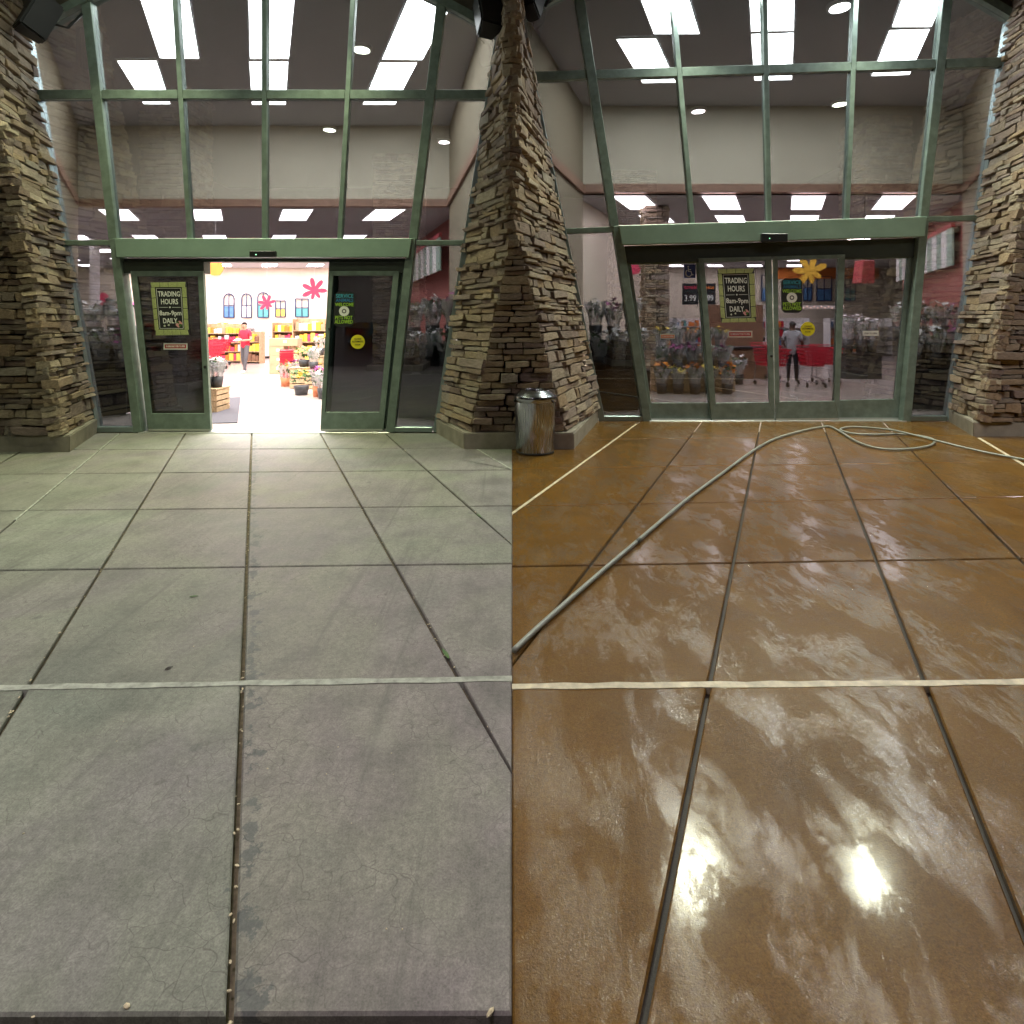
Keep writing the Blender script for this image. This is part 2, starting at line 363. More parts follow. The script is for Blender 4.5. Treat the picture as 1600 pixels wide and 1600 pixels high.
# ------------------------------------------------------------------ ground
g = struct(mesh_obj("ground", [(-400, -400, -.16), (400, -400, -.16), (400, 60, -.16), (-400, 60, -.16)], [(0, 1, 2, 3)], M['asphalt']))
def clip(poly, keep):              # clip a polygon (x,y) to x<0 (keep=-1) or x>0 (keep=1)
    out = []; f = lambda p: p[0] * keep
    for i in range(len(poly)):
        p, q = poly[i], poly[(i + 1) % len(poly)]
        if f(p) >= 0: out.append(p)
        if (f(p) >= 0) != (f(q) >= 0):
            t = f(p) / (f(p) - f(q)); out.append((0.0, p[1] + t * (q[1] - p[1])))
    return out
def isect(a, b, c, d):             # x = a + b*y  with  y = c + d*x
    y = (c + d * a) / (1 - d * b); return (a + b * y, y)
def shrink(poly, e):
    out = []; n = len(poly)
    area = sum(poly[i][0] * poly[(i + 1) % n][1] - poly[(i + 1) % n][0] * poly[i][1] for i in range(n))
    sgn = 1 if area > 0 else -1
    for i in range(n):
        p0, p, p1 = Vector(poly[i - 1]), Vector(poly[i]), Vector(poly[(i + 1) % n])
        d0, d1 = (p - p0), (p1 - p)
        if d0.length < 1e-4 or d1.length < 1e-4: out.append(tuple(p)); continue
        d0.normalize(); d1.normalize()
        n0 = Vector((-d0.y, d0.x)) * sgn; n1 = Vector((-d1.y, d1.x)) * sgn
        b = n0 + n1; k = e / max(.3, 1 + n0.dot(n1)); out.append(tuple(p + b * k))
    return out
def slab(poly, mat, parent, rng):
    poly = [((.0012 if x > 0 else -.0012) if abs(x) < .02 else x, y) for x, y in shrink([(x, y) for x, y in poly], .0095)]
    n = len(poly); e = .006; inn = shrink(poly, e)
    top = rng.uniform(-.0015, .0015)
    vs = [(x, y, -.05) for x, y in poly] + [(x, y, top - e) for x, y in poly] + [(x, y, top) for x, y in inn]
    fs = [tuple(range(2 * n, 3 * n))]
    for k in (0, n):
        for i in range(n): fs.append((k + i, k + (i + 1) % n, k + n + (i + 1) % n, k + n + i))
    bm = bmesh.new(); bv = [bm.verts.new(v) for v in vs]
    for f in fs: bm.faces.new([bv[i] for i in f])
    return bm_obj("slab", bm, mat, parent)
def pavement(name, keep, lines, slope, rows, mat, jm, sm, seal_lines, seal_rows, yback, rng):
    xo = 11.0 * keep
    base = struct(mesh_obj(name, [(0, -4, -.03), (xo, -4, -.03), (xo, yback, -.03), (0, yback, -.03), (0, -4, -.2), (xo, -4, -.2), (xo, yback, -.2), (0, yback, -.2)],
        [(0, 1, 2, 3), (7, 6, 5, 4), (0, 4, 5, 1), (1, 5, 6, 2), (2, 6, 7, 3), (3, 7, 4, 0)], jm))
    for i in range(len(lines) - 1):
        for j in range(len(rows) - 1):
            q = [isect(lines[i], slope, *rows[j]), isect(lines[i + 1], slope, *rows[j]), isect(lines[i + 1], slope, *rows[j + 1]), isect(lines[i], slope, *rows[j + 1])]
            if keep < 0 and all(p[0] < -10.9 for p in q) or keep > 0 and all(p[0] > 10.9 for p in q): continue
            q = clip(q, keep)
            if len(q) < 3 or max(p[1] for p in q) < -4: continue
            if max(p[0] for p in q) - min(p[0] for p in q) < .05: continue
            q = [(min(10.98, max(-10.98, p[0])), p[1]) for p in q]
            slab(q, mat, base, rng)
    def strip(poly):
        poly = clip(poly, keep)
        if len(poly) < 3: return
        n = len(poly)
        bm = bmesh.new(); a = [bm.verts.new((x, y, .0028)) for x, y in poly]; b = [bm.verts.new((x, y, -.04)) for x, y in poly]
        bm.faces.new(a); bm.faces.new(b[::-1])
        for i in range(n): bm.faces.new((a[i], b[i], b[(i + 1) % n], a[(i + 1) % n]))
        bm_obj("expansion_joint", bm, sm, base)
    for k, hw, ya, yb in seal_lines:
        a = lines[k]
        strip([(a - hw + slope * ya, ya), (a + hw + slope * ya, ya), (a + hw + slope * yb, yb), (a - hw + slope * yb, yb)])
    for j, hw in seal_rows:
        c, d = rows[j]; xa, xb = (-11, 0) if keep < 0 else (0, 11)
        nseg = 90; ps = [xa + (xb - xa) * i / nseg for i in range(nseg + 1)]
        lo = [(x, c + d * x - hw * (1 + .25 * rng.uniform(-1, 1))) for x in ps]; hi = [(x, c + d * x + hw * (1 + .25 * rng.uniform(-1, 1))) for x in ps]
        strip(lo + hi[::-1])
    return base
def rowline(pa, pb):               # two pixels of a cross joint -> y = c + d*x
    a, b = gnd(*pa), gnd(*pb); d = (b.y - a.y) / (b.x - a.x); return (a.y - d * a.x, d)
rng = random.Random(4)
rowsL = [rowline((0, 1592), (800, 1590)), rowline((0, 1075), (800, 1061)), rowline((0, 891), (800, 880)), rowline((0, 798), (800, 790)), rowline((0, 741), (800, 734)), rowline((0, 703), (800, 700)), (FL - .06, 0)]
stp = 1.27
rowsL = [(rowsL[0][0] - stp * k, 0) for k in (4, 3, 2, 1)] + rowsL
kL = [-4.13, -3.54, -2.96, -2.37, -1.79, -1.205, -.623, -.038, .566, 1.14, 1.71, 2.3, 2.9, 3.5]
kL = [kL[0] - .585 * 3, kL[0] - .585 * 2, kL[0] - .585] + kL
pavL = pavement("dry_pavement", -1, [k * EYE for k in kL], JSL, rowsL, M['dry'], M['joint_dry'], M['seal_dry'],
    [(8, .008, 4.9, 8.6), (13, .012, 5.6, 8.0)], [(5, .019)], FL + .3, rng)
rowsR = [rowline((800, 1073), (1600, 1066)), rowline((800, 885), (1600, 872)), rowline((800, 791), (1600, 776)), rowline((800, 732), (1600, 721)), rowline((800, 688), (1600, 679)), (FR - .06, 0)]
rowsR = [(rowsR[0][0] - 1.5 * k, 0) for k in (5, 4, 3, 2, 1)] + rowsR
lR = [-2.36, -1.325, -.335, .675, 1.70, 2.85, 3.87, 4.9, 5.9, 6.9, 7.9, 8.9, 9.9, 10.9, 11.9]
lR = [-5.4, -4.4, -3.38] + lR
pavR = pavement("wet_pavement", 1, lR, JSR, rowsR, M['wet'], M['joint_wet'], M['seal_wet'],
    [(3, .015, 5.0, 9.4), (8, .022, 4.5, 8.3)], [(5, .020)], FR + .3, rng)

# ------------------------------------------------------------------ store shell (the setting)
ZC, ZS = 7.2, 4.95                 # vestibule and store ceilings
YBL, YBR, YEND = 16.3, 14.8, 36.0
def quad(name, pts, mat, th=None):
    return struct(mesh_obj(name, pts, [(0, 1, 2, 3)], mat))
def wall_seg(name, a, b, z0, z1, th, mat, kind=True):
    a, b = Vector((*a, 0)), Vector((*b, 0)); d = (b - a).normalized(); n = Vector((-d.y, d.x, 0)) * th
    v = [a, b, b + n, a + n]; vs = [(p.x, p.y, z0) for p in v] + [(p.x, p.y, z1) for p in v]
    o = mesh_obj(name, vs, [(0, 3, 2, 1), (4, 5, 6, 7), (0, 1, 5, 4), (1, 2, 6, 5), (2, 3, 7, 6), (3, 0, 4, 7)], mat)
    return struct(o) if kind else o
struct(mesh_obj("store_floor", [(-30, YBR - 6, -.012), (30, YBR - 6, -.012), (30, YEND, -.012), (-30, YEND, -.012)], [(0, 1, 2, 3)], M['sfloor']))
# threshold strips so the store floor starts behind the doors
wl = [at(34, 0, FL + .15).x, (122 - U0) * YBL / FPX]; wr = [at(784, 0, FL + .15).x, (702 - U0) * YBL / FPX]
rl = [at(806, 0, FR + .15).x, (911 - U0) * YBR / FPX]; rr = [at(1592, 0, FR + .15).x, (1504 - U0) * YBR / FPX]
wall_seg("vestibule_wall", (wl[0], FL + .16), (wl[1], YBL), 0, ZC, .2, M['block'])
wall_seg("vestibule_wall", (wr[1], YBL), (wr[0], FL + .16), 0, ZC, .2, M['block'])
wall_seg("vestibule_wall", (rl[0], FR + .16), (rl[1], YBR), 0, ZC, .2, M['block'])
wall_seg("vestibule_wall", (rr[1], YBR), (rr[0], FR + .16), 0, ZC, .2, M['block'])
wall_seg("gable_wall", (wl[1], YBL), (wr[1], YBL), 5.12, ZC, .2, M['cream'])
wall_seg("gable_wall", (rl[1], YBR), (rr[1], YBR), 5.19, ZC, .2, M['cream'])
def beam(a, b, z0, z1, nm, label):
    o = wall_seg("wood_beam", a, b, z0, z1, .24, M['beam'], False); tag(o, label, "beam"); return o
beam((wl[1] + .05, YBL - .05), (wr[1] - .05, YBL - .05), 4.91, 5.118, 0, "long redwood beam under the cream gable wall inside the open entrance")
beam((rl[1] + .05, YBR - .05), (rr[1] - .05, YBR - .05), 4.985, 5.188, 0, "long redwood beam under the cream gable wall inside the closed entrance")
def side_beam(a, b, label):
    a, b = Vector(a), Vector(b); d = (b - a).normalized(); n = Vector((-d.y, d.x)) * -.06
    o = wall_seg("wood_beam", tuple(a + n), tuple(b + n), 4.92, 5.12, .055, M['beam'], False); tag(o, label, "beam")
side_beam((wl[0], FL + .2), (wl[1], YBL - .06), "redwood beam along the vestibule wall behind the stone pier of the open entrance")
side_beam((rr[1], YBR - .06), (rr[0], FR + .2), "redwood beam along the vestibule wall beside the closed entrance's wrapped bouquets")
side_beam((wr[1], YBL - .06), (wr[0], FL + .2), "redwood beam along the vestibule wall of the open entrance behind the shared pier")
side_beam((rl[0], FR + .2), (rl[1], YBR - .06), "redwood beam along the vestibule wall of the closed entrance behind the shared pier")
def ceiling(name, poly, z, mat): 
    return struct(mesh_obj(name, [(x, y, z) for x, y in poly], [tuple(range(len(poly)))], mat))
ceiling("vestibule_ceiling", [(wl[0] - .2, FL + .12), (wr[0] + .2, FL + .12), (wr[1] + .2, YBL + .2), (wl[1] - .3, YBL + .2)], ZC, M['ceil'])
ceiling("vestibule_ceiling", [(rl[0] - .2, FR + .12), (rr[0] + .2, FR + .12), (rr[1] + .3, YBR + .2), (rl[1] - .2, YBR + .2)], ZC, M['ceil'])
ceiling("store_ceiling", [(-30, YBL + .2), (0, YBL + .2), (0, YEND), (-30, YEND)], ZS, M['ceil'])
ceiling("store_ceiling", [(0, YBR + .2), (30, YBR + .2), (30, YEND), (0, YEND)], ZS, M['ceil'])
wall_seg("store_back_wall", (-30, YEND), (30, YEND), 0, ZS, .2, M['cream'])
wall_seg("store_side_wall", (-30, YBL), (-30, YEND), 0, ZS, -.2, M['cream'])
wall_seg("store_side_wall", (30, YBR), (30, YEND), 0, ZS, .2, M['cream'])
wall_seg("store_front_wall", (-30, YBL), (wl[1] - .2, YBL), 0, ZS, .2, M['cream'])
wall_seg("store_front_wall", (rr[1] + .2, YBR), (30, YBR), 0, ZS, .2, M['cream'])
# wall between the two wings of the store
wall_seg("store_wing_wall", (-1.35, YBL + .3), (-5.2, 27.5), 0, ZS, -.2, M['brick'])
wall_seg("store_wing_wall", (rl[1] - .2, YBR + .3), (5.0, 22.0), 0, ZS, .2, M['cream'])
wall_seg("store_wing_wall", (-5.2, 27.5), (5.0, 27.6), 0, ZS, .2, M['cream'])
wall_seg("store_wing_wall", (12.0, YBR + .35), (15.6, 23.0), 0, ZS, -.2, M['brick'])
# porch
soff = struct(mesh_obj("porch_soffit", [(-12, -7, LAMP_Z), (12, -7, LAMP_Z), (12, FR + .1, LAMP_Z), (-12, FR + .1, LAMP_Z), (-12, -7, LAMP_Z + .3), (12, -7, LAMP_Z + .3), (12, FR + .1, LAMP_Z + .3), (-12, FR + .1, LAMP_Z + .3)],
    [(0, 1, 2, 3), (7, 6, 5, 4), (0, 4, 5, 1), (1, 5, 6, 2), (2, 6, 7, 3), (3, 7, 4, 0)], M['soffit']))
# ------------------------------------------------------------------ ceiling light panels and downlights
def light_panel(pts, z, mat, label, group):
    cx = sum((p.x for p in pts)) / 4; cyy = sum((p.y for p in pts)) / 4
    t = thing("ceiling_light", (cx, cyy, z), label, "ceiling light", group)
    vs = [(p.x, p.y, z - .02) for p in pts]; o = mesh_obj("diffuser", vs, [(0, 1, 2, 3)], mat, t)
    c = Vector((cx, cyy, 0)); n = len(pts); bm = bmesh.new()
    A = [bm.verts.new((p.x, p.y, z - .03)) for p in pts]; B = [bm.verts.new((c.x + (p.x - c.x) * 1.05, c.y + (p.y - c.y) * 1.05, z - .03)) for p in pts]
    C = [bm.verts.new((v.co.x, v.co.y, z - .002)) for v in B]
    for i in range(n):
        j = (i + 1) % n; bm.faces.new((A[i], A[j], B[j], B[i])); bm.faces.new((B[i], B[j], C[j], C[i]))
    bm_obj("frame", bm, M['white'], t)
pl = [[(212, -26), (291, -26), (311, 90), (250, 89)], [(183, 93), (244, 93), (266, 161), (225, 161)], [(388, -26), (462, -26), (451, 90), (391, 90)],
      [(390, 94), (450, 94), (446, 162), (394, 162)], [(647, -26), (722, -26), (660, 92), (597, 91)], [(594, 96), (652, 96), (617, 162), (567, 162)]]
PW = ("long panel next to the glass, towards the outer pier", "short panel by the gable wall, towards the outer pier", "long panel next to the glass, in the middle", "short panel by the gable wall, in the middle", "long panel next to the glass, towards the shared pier", "short panel by the gable wall, towards the shared pier")
for k, q in enumerate(pl): light_panel([ceil_at(u, v, ZC) for u, v in q], ZC, M['panel'], "vestibule ceiling light above open doors, " + PW[k], "vestibule panels over the open doors")
pr = [[(998, -12), (1074, -12), (1093, 51), (1022, 51)], [(963, 59), (1025, 58), (1056, 127), (1004, 128)], [(1171, -12), (1241, -12), (1240, 46), (1174, 47)],
      [(1174, 51), (1240, 49), (1237, 123), (1179, 124)], [(1412, -12), (1478, -12), (1455, 40), (1394, 40)], [(1390, 45), (1453, 43), (1421, 115), (1362, 117)]]
for k, q in enumerate(pr): light_panel([ceil_at(u, v, ZC) for u, v in q], ZC, M['panel'], "vestibule ceiling light above closed doors, " + PW[(k + 4) % 6 if k < 2 else (k - 4 if k > 3 else k)], "vestibule panels over the closed doors")
for side, x0, sp, sk, yc, ys, n in ((-1, -12.2, 2.7, -.47, 18.0, (16.8, 21.9, 26.2, 30.0, 33.4), 8), (1, 3.27, 2.35, .47, 15.5, (14.95, 17.75, 22.0, 26.4, 30.2, 33.6), 9)):
    for r, yy in enumerate(ys):
        for i in range(-2, n):
            d = 1.9 if r == 0 else 1.3
            def P(xo, yo): return Vector((x0 + sp * i + sk * (yo - yc) + xo, yo, ZS))
            pts = [P(-.44, yy + d), P(.44, yy + d), P(.44, yy), P(-.44, yy)]
            if any(abs(p.x) > 29 or p.y > YEND - .3 for p in pts): continue
            if side < 0 and pts[1].x > -1.9 - .33 * (yy - YBL): continue
            if side > 0 and (pts[0].x < 2.2 + .3 * (yy - YBR) or pts[1].x > 11.6 + .42 * (yy - YBR)): continue
            light_panel(pts, ZS, M['spanel'], "flat store ceiling panel beyond the %s doors, %s row behind the redwood beam" % ("open" if side < 0 else "closed", ("first", "second", "third", "fourth", "fifth", "sixth")[r]),
                        "store panels beyond the %s doors, row %d" % ("open" if side < 0 else "closed", r + 1))
M['down1'] = emit("downlight_lens_green_white", (.93, 1.0, .80), 50.0)
M['down2'] = emit("downlight_lens_pink_white", (1.0, .90, .92), 45.0)
M['down0'] = emit("downlight_lens_clear", (.95, .99, .98), 150.0)
def downlight(u, v, F, mat, watt, col, label, blend=.9, cone=150, tilt=0.0):
    Yv = FPX * (LAMP_Z - .05 - EYE) / (V0 - v); x = (u - U0) * Yv / FPX; y = 2 * F - Yv
    t = thing("downlight", (x, y, LAMP_Z - .06), label, "downlight", "porch downlights")
    bm = bmesh.new(); lathe_bm(bm, [(.0, LAMP_Z - .066), (.168, LAMP_Z - .064)], (x, y, 0), 28); bm_obj("lens", bm, mat, t)
    bm = bmesh.new(); lathe_bm(bm, [(.175, LAMP_Z - .02), (.175, LAMP_Z - .06), (.215, LAMP_Z - .06), (.225, LAMP_Z - .001)], (x, y, 0), 28); bm_obj("trim_ring", bm, M['alu'], t)
    ld = bpy.data.lights.new("downlight_beam", 'SPOT'); ld.energy = watt; ld.color = col; ld.spot_size = math.radians(cone); ld.spot_blend = blend; ld.shadow_soft_size = .17
    lo = bpy.data.objects.new("downlight_beam", ld); COL.objects.link(lo); lo.location = (x, y, LAMP_Z - .09); lo.rotation_euler = (math.radians(tilt), 0, 0)
    lo.parent = t; lo.matrix_parent_inverse = Matrix.Translation(-Vector(t.location))
GW, PK, WH = (.97, 1.0, .60), (1.0, .81, .92), (.96, 1.0, .88)
W0, W1, W2 = 950, 620, 1000
for F, xs, who in ((FL, (-5.35, -2.75), "open"),):  # added downlights, out of view, to brighten the inner pier faces
    for k, x in enumerate(xs):
        Yv = F + 1.02
        downlight(U0 + x * FPX / Yv, V0 - FPX * (LAMP_Z - .05 - EYE) / Yv, F, M['down1'], W0, GW, "added unseen downlight close to the arch of the %s entrance, over its %s leaf" % (who, ("trading hours", "service sign")[k]), .9, 78)
downlight(262, 78, FL, M['down1'], 150, GW, "round downlight in the soffit before the open doors, towards the outer pier", .9, 96)
downlight(565, 78, FL, M['down1'], W1, GW, "round downlight in the soffit before the open doors, towards the shared pier", .9, 96)
downlight(303, 205, FL, M['down2'], W2, PK, "round downlight over the dry slabs, towards the outer edge of the porch", .9, 112)
downlight(515, 203, FL, M['down1'], W2, WH, "round downlight over the middle of the dry slabs", .9, 112)
downlight(694, 222, FL, M['down2'], W2, PK, "round pinkish downlight over the dry slabs beside the wet ones", .9, 112)
downlight(1060, 12, FR, M['down0'], 1500, (.97, 1.0, .74), "round downlight in the soffit before the closed doors, towards the shared pier", .9, 112, -26)
downlight(1312, 12, FR, M['down0'], 1500, (.97, 1.0, .74), "round downlight in the soffit before the closed doors, towards the outer pier", .9, 112, -26)
downlight(1091, 174, FR, M['down2'], W2, PK, "round downlight over the wet slabs beside the steel bin", .9, 118)
downlight(1312, 163, FR, M['down1'], W2, WH, "round downlight over the middle of the wet slabs", .9, 118)
downlight(1497, 178, FR, M['down2'], W2, PK, "round pinkish downlight over the outer edge of the wet slabs", .9, 118)
# ------------------------------------------------------------------ stone piers
srng = random.Random(11)
STONES = []
for k in range(22):
    bm = bmesh.new(); bmesh.ops.create_cube(bm, size=1.0)
    bmesh.ops.subdivide_edges(bm, edges=[e for e in bm.edges if abs(e.verts[0].co.x - e.verts[1].co.x) > .5], cuts=1)
    for v in bm.verts:
        v.co.x += srng.uniform(-.05, .05); v.co.y += srng.uniform(-.09, .09); v.co.z += srng.uniform(-.14, .14) if abs(v.co.x) > .2 else srng.uniform(-.06, .09)
    bmesh.ops.bevel(bm, geom=bm.edges[:], offset=srng.uniform(.045, .085), segments=1, affect='EDGES')
    bmesh.ops.recalc_face_normals(bm, faces=bm.faces)
    me = bpy.data.meshes.new("stone"); bm.to_mesh(me); bm.free(); me.materials.append(M['stone'])
    for p in me.polygons: p.use_smooth = True
    tmp = bpy.data.objects.new("stone", me); COL.objects.link(tmp); wn_ = tmp.modifiers.new("wn", 'WEIGHTED_NORMAL'); wn_.weight = 90
    dg = bpy.context.evaluated_depsgraph_get(); dg.update(); me2 = bpy.data.meshes.new_from_object(tmp.evaluated_get(dg)); bpy.data.objects.remove(tmp)
    STONES.append(me2)
def lineof(p, q):                  # 3D line as a function of height
    def f(z):
        t = (z - p.z) / (q.z - p.z); r = p + (q - p) * t; r.z = z; return r
    return f
def path(ps):
    def f(z):
        for a, b in zip(ps, ps[1:]):
            if z <= b.z or b is ps[-1]: return lineof(a, b)(z)
    return f
def clad(parent, A, B, z0, z1, rng, out, thick=.17, joined_above=99, wmin=.2, wmax=.62, ext=(.0, .05)):
    """courses of ledge stone between the edge A(z) and the edge B(z); 'out' points to the open side"""
    z = z0; rest = []
    base = wloc(parent)
    while z < z1 - .03:
        h = rng.choice((.055, .065, .07, .08, .085, .10, .12, .16)) * rng.uniform(.9, 1.1); h = min(h, z1 - z)
        a, b = A(z + h / 2), B(z + h / 2); d = b - a; Lh = d.length
        if Lh < .04: z += h; continue
        d /= Lh; s = -ext[0] - rng.uniform(0, .03)
        up = (A(z + h) + B(z + h) - A(z) - B(z)).normalized(); up = (up - d * up.dot(d)).normalized(); nrm = d.cross(up)
        if nrm.dot(out) < 0: nrm = -nrm
        while s < Lh + ext[1] - .05:
            wd = (rng.uniform(wmin, wmax) if rng.random() < .8 else rng.uniform(.10, .18)) * (1.1 if h > .12 else 1); wd = min(wd, Lh + ext[1] - s)
            if Lh + ext[1] - s - wd < .1: wd = Lh + ext[1] - s
            cells = [(z, h)]
            if h > .13 and rng.random() < .45: k = rng.uniform(.4, .6); cells = [(z, h * k), (z + h * k, h * (1 - k))]
            for zz, hh in cells:
                proud = rng.uniform(-.025, .03) if rng.random() < .85 else rng.uniform(.03, .06); rot = Matrix.Rotation(rng.uniform(-.045, .045), 3, 'Y')
                R = Matrix((d, nrm, d.cross(nrm))).transposed()
                if R.determinant() < 0: R = Matrix((d, nrm, -d.cross(nrm))).transposed()
                c = a + d * (s + wd / 2); c = c + (A(zz + hh / 2) - A(z + h / 2)) * 1.0; c.z = zz + hh / 2
                c = c + nrm * (proud - thick * .28)
                m4 = Matrix.Translation(c - base) @ (R @ rot).to_4x4() @ Matrix.Diagonal((wd - .016, thick, hh - .013, 1))
                if zz > joined_above: rest.append((m4, rng.choice(STONES)))
                else:
                    o = bpy.data.objects.new("stone", rng.choice(STONES)); COL.objects.link(o); o.parent = parent; o.matrix_local = m4
            s += wd
        z += h
    return rest
def join_rest(parent, rest, name="upper_stones"):
    if not rest: return
    bm = bmesh.new()
    for m4, me in rest:
        n0 = len(bm.verts); bm.from_mesh(me); bm.verts.ensure_lookup_table()
        bmesh.ops.transform(bm, matrix=m4, verts=bm.verts[n0:])
    me = bpy.data.meshes.new(name); bm.to_mesh(me); bm.free(); me.materials.append(M['stone_rest'])
    o = bpy.data.objects.new(name, me); COL.objects.link(o); o.parent = parent; stuff(o)
def rest_mat():
    m = M['stone'].copy(); m.name = "ledge_stone_upper"; nt = m.node_tree
    oi = [n for n in nt.nodes if n.type == 'OBJECT_INFO'][0]; geo = nt.nodes.new("ShaderNodeNewGeometry")
    tgt = oi.outputs["Random"].links[0].to_socket; nt.links.new(geo.outputs["Random Per Island"], tgt); return m
M['stone_rest'] = rest_mat()
def loft(name, rings, mat, parent):
    """rings: lists of points, bottom to top"""
    n = len(rings[0]); vs = [p for r in rings for p in r]; fs = []
    for k in range(len(rings) - 1):
        for i in range(n): fs.append((k * n + i, k * n + (i + 1) % n, (k + 1) * n + (i + 1) % n, (k + 1) * n + i))
    fs.append(tuple(range(n))[::-1]); fs.append(tuple(range((len(rings) - 1) * n, len(rings) * n)))
    bm = bmesh.new(); bv = [bm.verts.new(p) for p in vs]
    for f in fs:
        try: bm.faces.new([bv[i] for i in f])
        except ValueError: pass
    return bm_obj(name, bm, mat, parent)
PH, TOP = .215, LAMP_Z - .02
YPL, YPC, YPR = 7.45, 7.66, 8.42
def inset(p, d): return Vector((p.x + d[0], p.y + d[1], p.z))
def plinth(parent, poly):
    bm = bmesh.new(); n = len(poly)
    a = [bm.verts.new((x, y, -.03)) for x, y in poly]; b = [bm.verts.new((x, y, PH)) for x, y in poly]
    bm.faces.new(b); bm.faces.new(a[::-1])
    for i in range(n): bm.faces.new((a[i], a[(i + 1) % n], b[(i + 1) % n], b[i]))
    bmesh.ops.recalc_face_normals(bm, faces=bm.faces)
    bmesh.ops.bevel(bm, geom=[e for e in bm.edges], offset=.014, segments=2, affect='EDGES')
    return bm_obj("plinth", bm, M['plinth'], parent)
# outer pier of the open entrance
A1 = lineof(at(150, 668, FL), at(44, 66, FL)); B1 = lineof(at(95, 676, YPL), at(3, 215, YPL))
def far1(z): p = B1(z).copy(); p.x -= 1.6; return p
pierL = thing("stone_pier", (-6.6, 8.1, 0), "battered stacked-stone pier on a concrete plinth beside the trading hours sign of the open doors", "pier")
zs = [PH - .01, 2.5, TOP]
loft("core", [[inset(A1(z), (-.10, .0)), inset(B1(z), (-.12, .09)), inset(far1(z), (-1, .09)), Vector((far1(z).x - 1, FL, z))] for z in zs], M['core'], pierL)
gA, gB = gnd(149, 677), gnd(109, 706)
plinth(pierL, [(gA.x, FL - .05), (gB.x, gB.y), (gB.x - 3.2, gB.y), (gB.x - 3.2, FL - .05)])
r = clad(pierL, A1, B1, PH, TOP, srng, Vector((1, -1, 0)), joined_above=4.9)
r += clad(pierL, far1, B1, PH, TOP, srng, Vector((0, -1, 0)), joined_above=3.6, ext=(0, .03))
join_rest(pierL, r)
# shared pier between the entrances
A2 = lineof(at(683, 668, FL), at(779, 60, FL)); A3 = lineof(at(940, 656, FR), at(811, 28, FR))
apexL, apexR = at(799.5, 372, YPC), at(800.5, 342, YPC)
B2 = path([at(741, 670, YPC), apexL, at(799.5, -120, YPC)]); B3 = path([at(879, 668, YPC), apexR, at(800.5, -120, YPC)])
pierC = thing("stone_pier", (0, 8.3, 0), "stacked-stone pier shared by both entrances, tapering to a ridge, behind the steel bin", "pier")
zs = [PH - .01, 1.0, 1.9, apexL.z, apexR.z + .02, 4.5, TOP]
loft("core", [[inset(A2(z), (.10, 0)), inset(B2(z), (.004, .15)), inset(B3(z), (-.004, .15)), inset(A3(z), (-.10, 0))] for z in zs], M['core'], pierC)
g1, g2, g3, g4_ = gnd(680, 677), gnd(725, 702), gnd(896, 700), gnd(938, 662)
plinth(pierC, [(g1.x, FL - .05), (g2.x, g2.y), (g3.x, g2.y), (g4_.x, FR - .05)])
r = clad(pierC, A2, B2, PH, TOP, srng, Vector((-1, -1, 0)), joined_above=3.4, ext=(0, .02))
r += clad(pierC, A3, B3, PH, TOP, srng, Vector((1, -1, 0)), joined_above=3.4, ext=(0, .02))
r += clad(pierC, B2, B3, PH, apexL.z + .05, srng, Vector((0, -1, 0)), joined_above=9, ext=(.02, .02), wmax=.4)
join_rest(pierC, r)
# outer pier of the closed entrance
A4 = lineof(at(1481, 655, FR), at(1582, 0, FR)); B4 = lineof(at(1534, 652, YPR), at(1597, 340, YPR))
def far4(z): p = B4(z).copy(); p.x += 1.5; return p
pierR = thing("stone_pier", (7.0, 9.0, 0), "battered stacked-stone pier on a concrete plinth where the hose runs past its foot", "pier")
zs = [PH - .01, 2.5, TOP]
loft("core", [[Vector((far4(z).x + 1, FR, z)), inset(far4(z), (1, .09)), inset(B4(z), (.12, .09)), inset(A4(z), (.10, 0))] for z in zs], M['core'], pierR)
gA, gB = gnd(1481, 658), gnd(1521, 682)
plinth(pierR, [(gA.x, FR - .05), (gB.x, gB.y), (gB.x + 3, gB.y), (gB.x + 3, FR - .05)])
r = clad(pierR, A4, B4, PH, TOP, srng, Vector((-1, -1, 0)), joined_above=4.9)
r += clad(pierR, B4, far4, PH, TOP, srng, Vector((0, -1, 0)), joined_above=3.6, ext=(.03, 0))
join_rest(pierR, r)
# porch columns on the car-park side, seen mirrored in the glass
for x, y, wd, lab in ((-8.3, 3.2, 1.1, "square stacked-stone porch column at the outer edge of the dry slabs"), (-3.9, -2.6, 1.5, "square stacked-stone porch column on the car-park edge of the dry slabs"),
                      (4.6, -2.8, 1.5, "square stacked-stone porch column on the car-park edge of the wet slabs"), (10.2, 3.2, 1.2, "square stacked-stone porch column at the outer edge of the wet slabs")):
    t = thing("porch_column", (x, y, 0), lab, "column"); hw = wd / 2
    box("core", (x, y, TOP / 2), (wd - .16, wd - .16, TOP - .02), M['core'], t)
    bm = bmesh.new(); box_bm(bm, (x, y, PH / 2 - .02), (wd + .35, wd + .35, PH + .02), None, .015); bm_obj("plinth", bm, M['plinth'], t)
    def edge(dx, dy): return lambda z: Vector((x + dx * hw, y + dy * hw, z))
    rr_ = clad(t, edge(-1, 1), edge(1, 1), PH, TOP, srng, Vector((0, 1, 0)), joined_above=-1, wmax=.6)
    sx_ = 1 if x < 0 else -1
    rr_ += clad(t, edge(sx_, -1), edge(sx_, 1), PH, TOP, srng, Vector((sx_, 0, 0)), joined_above=-1, wmax=.6)
    join_rest(t, rr_, "stone_cladding")
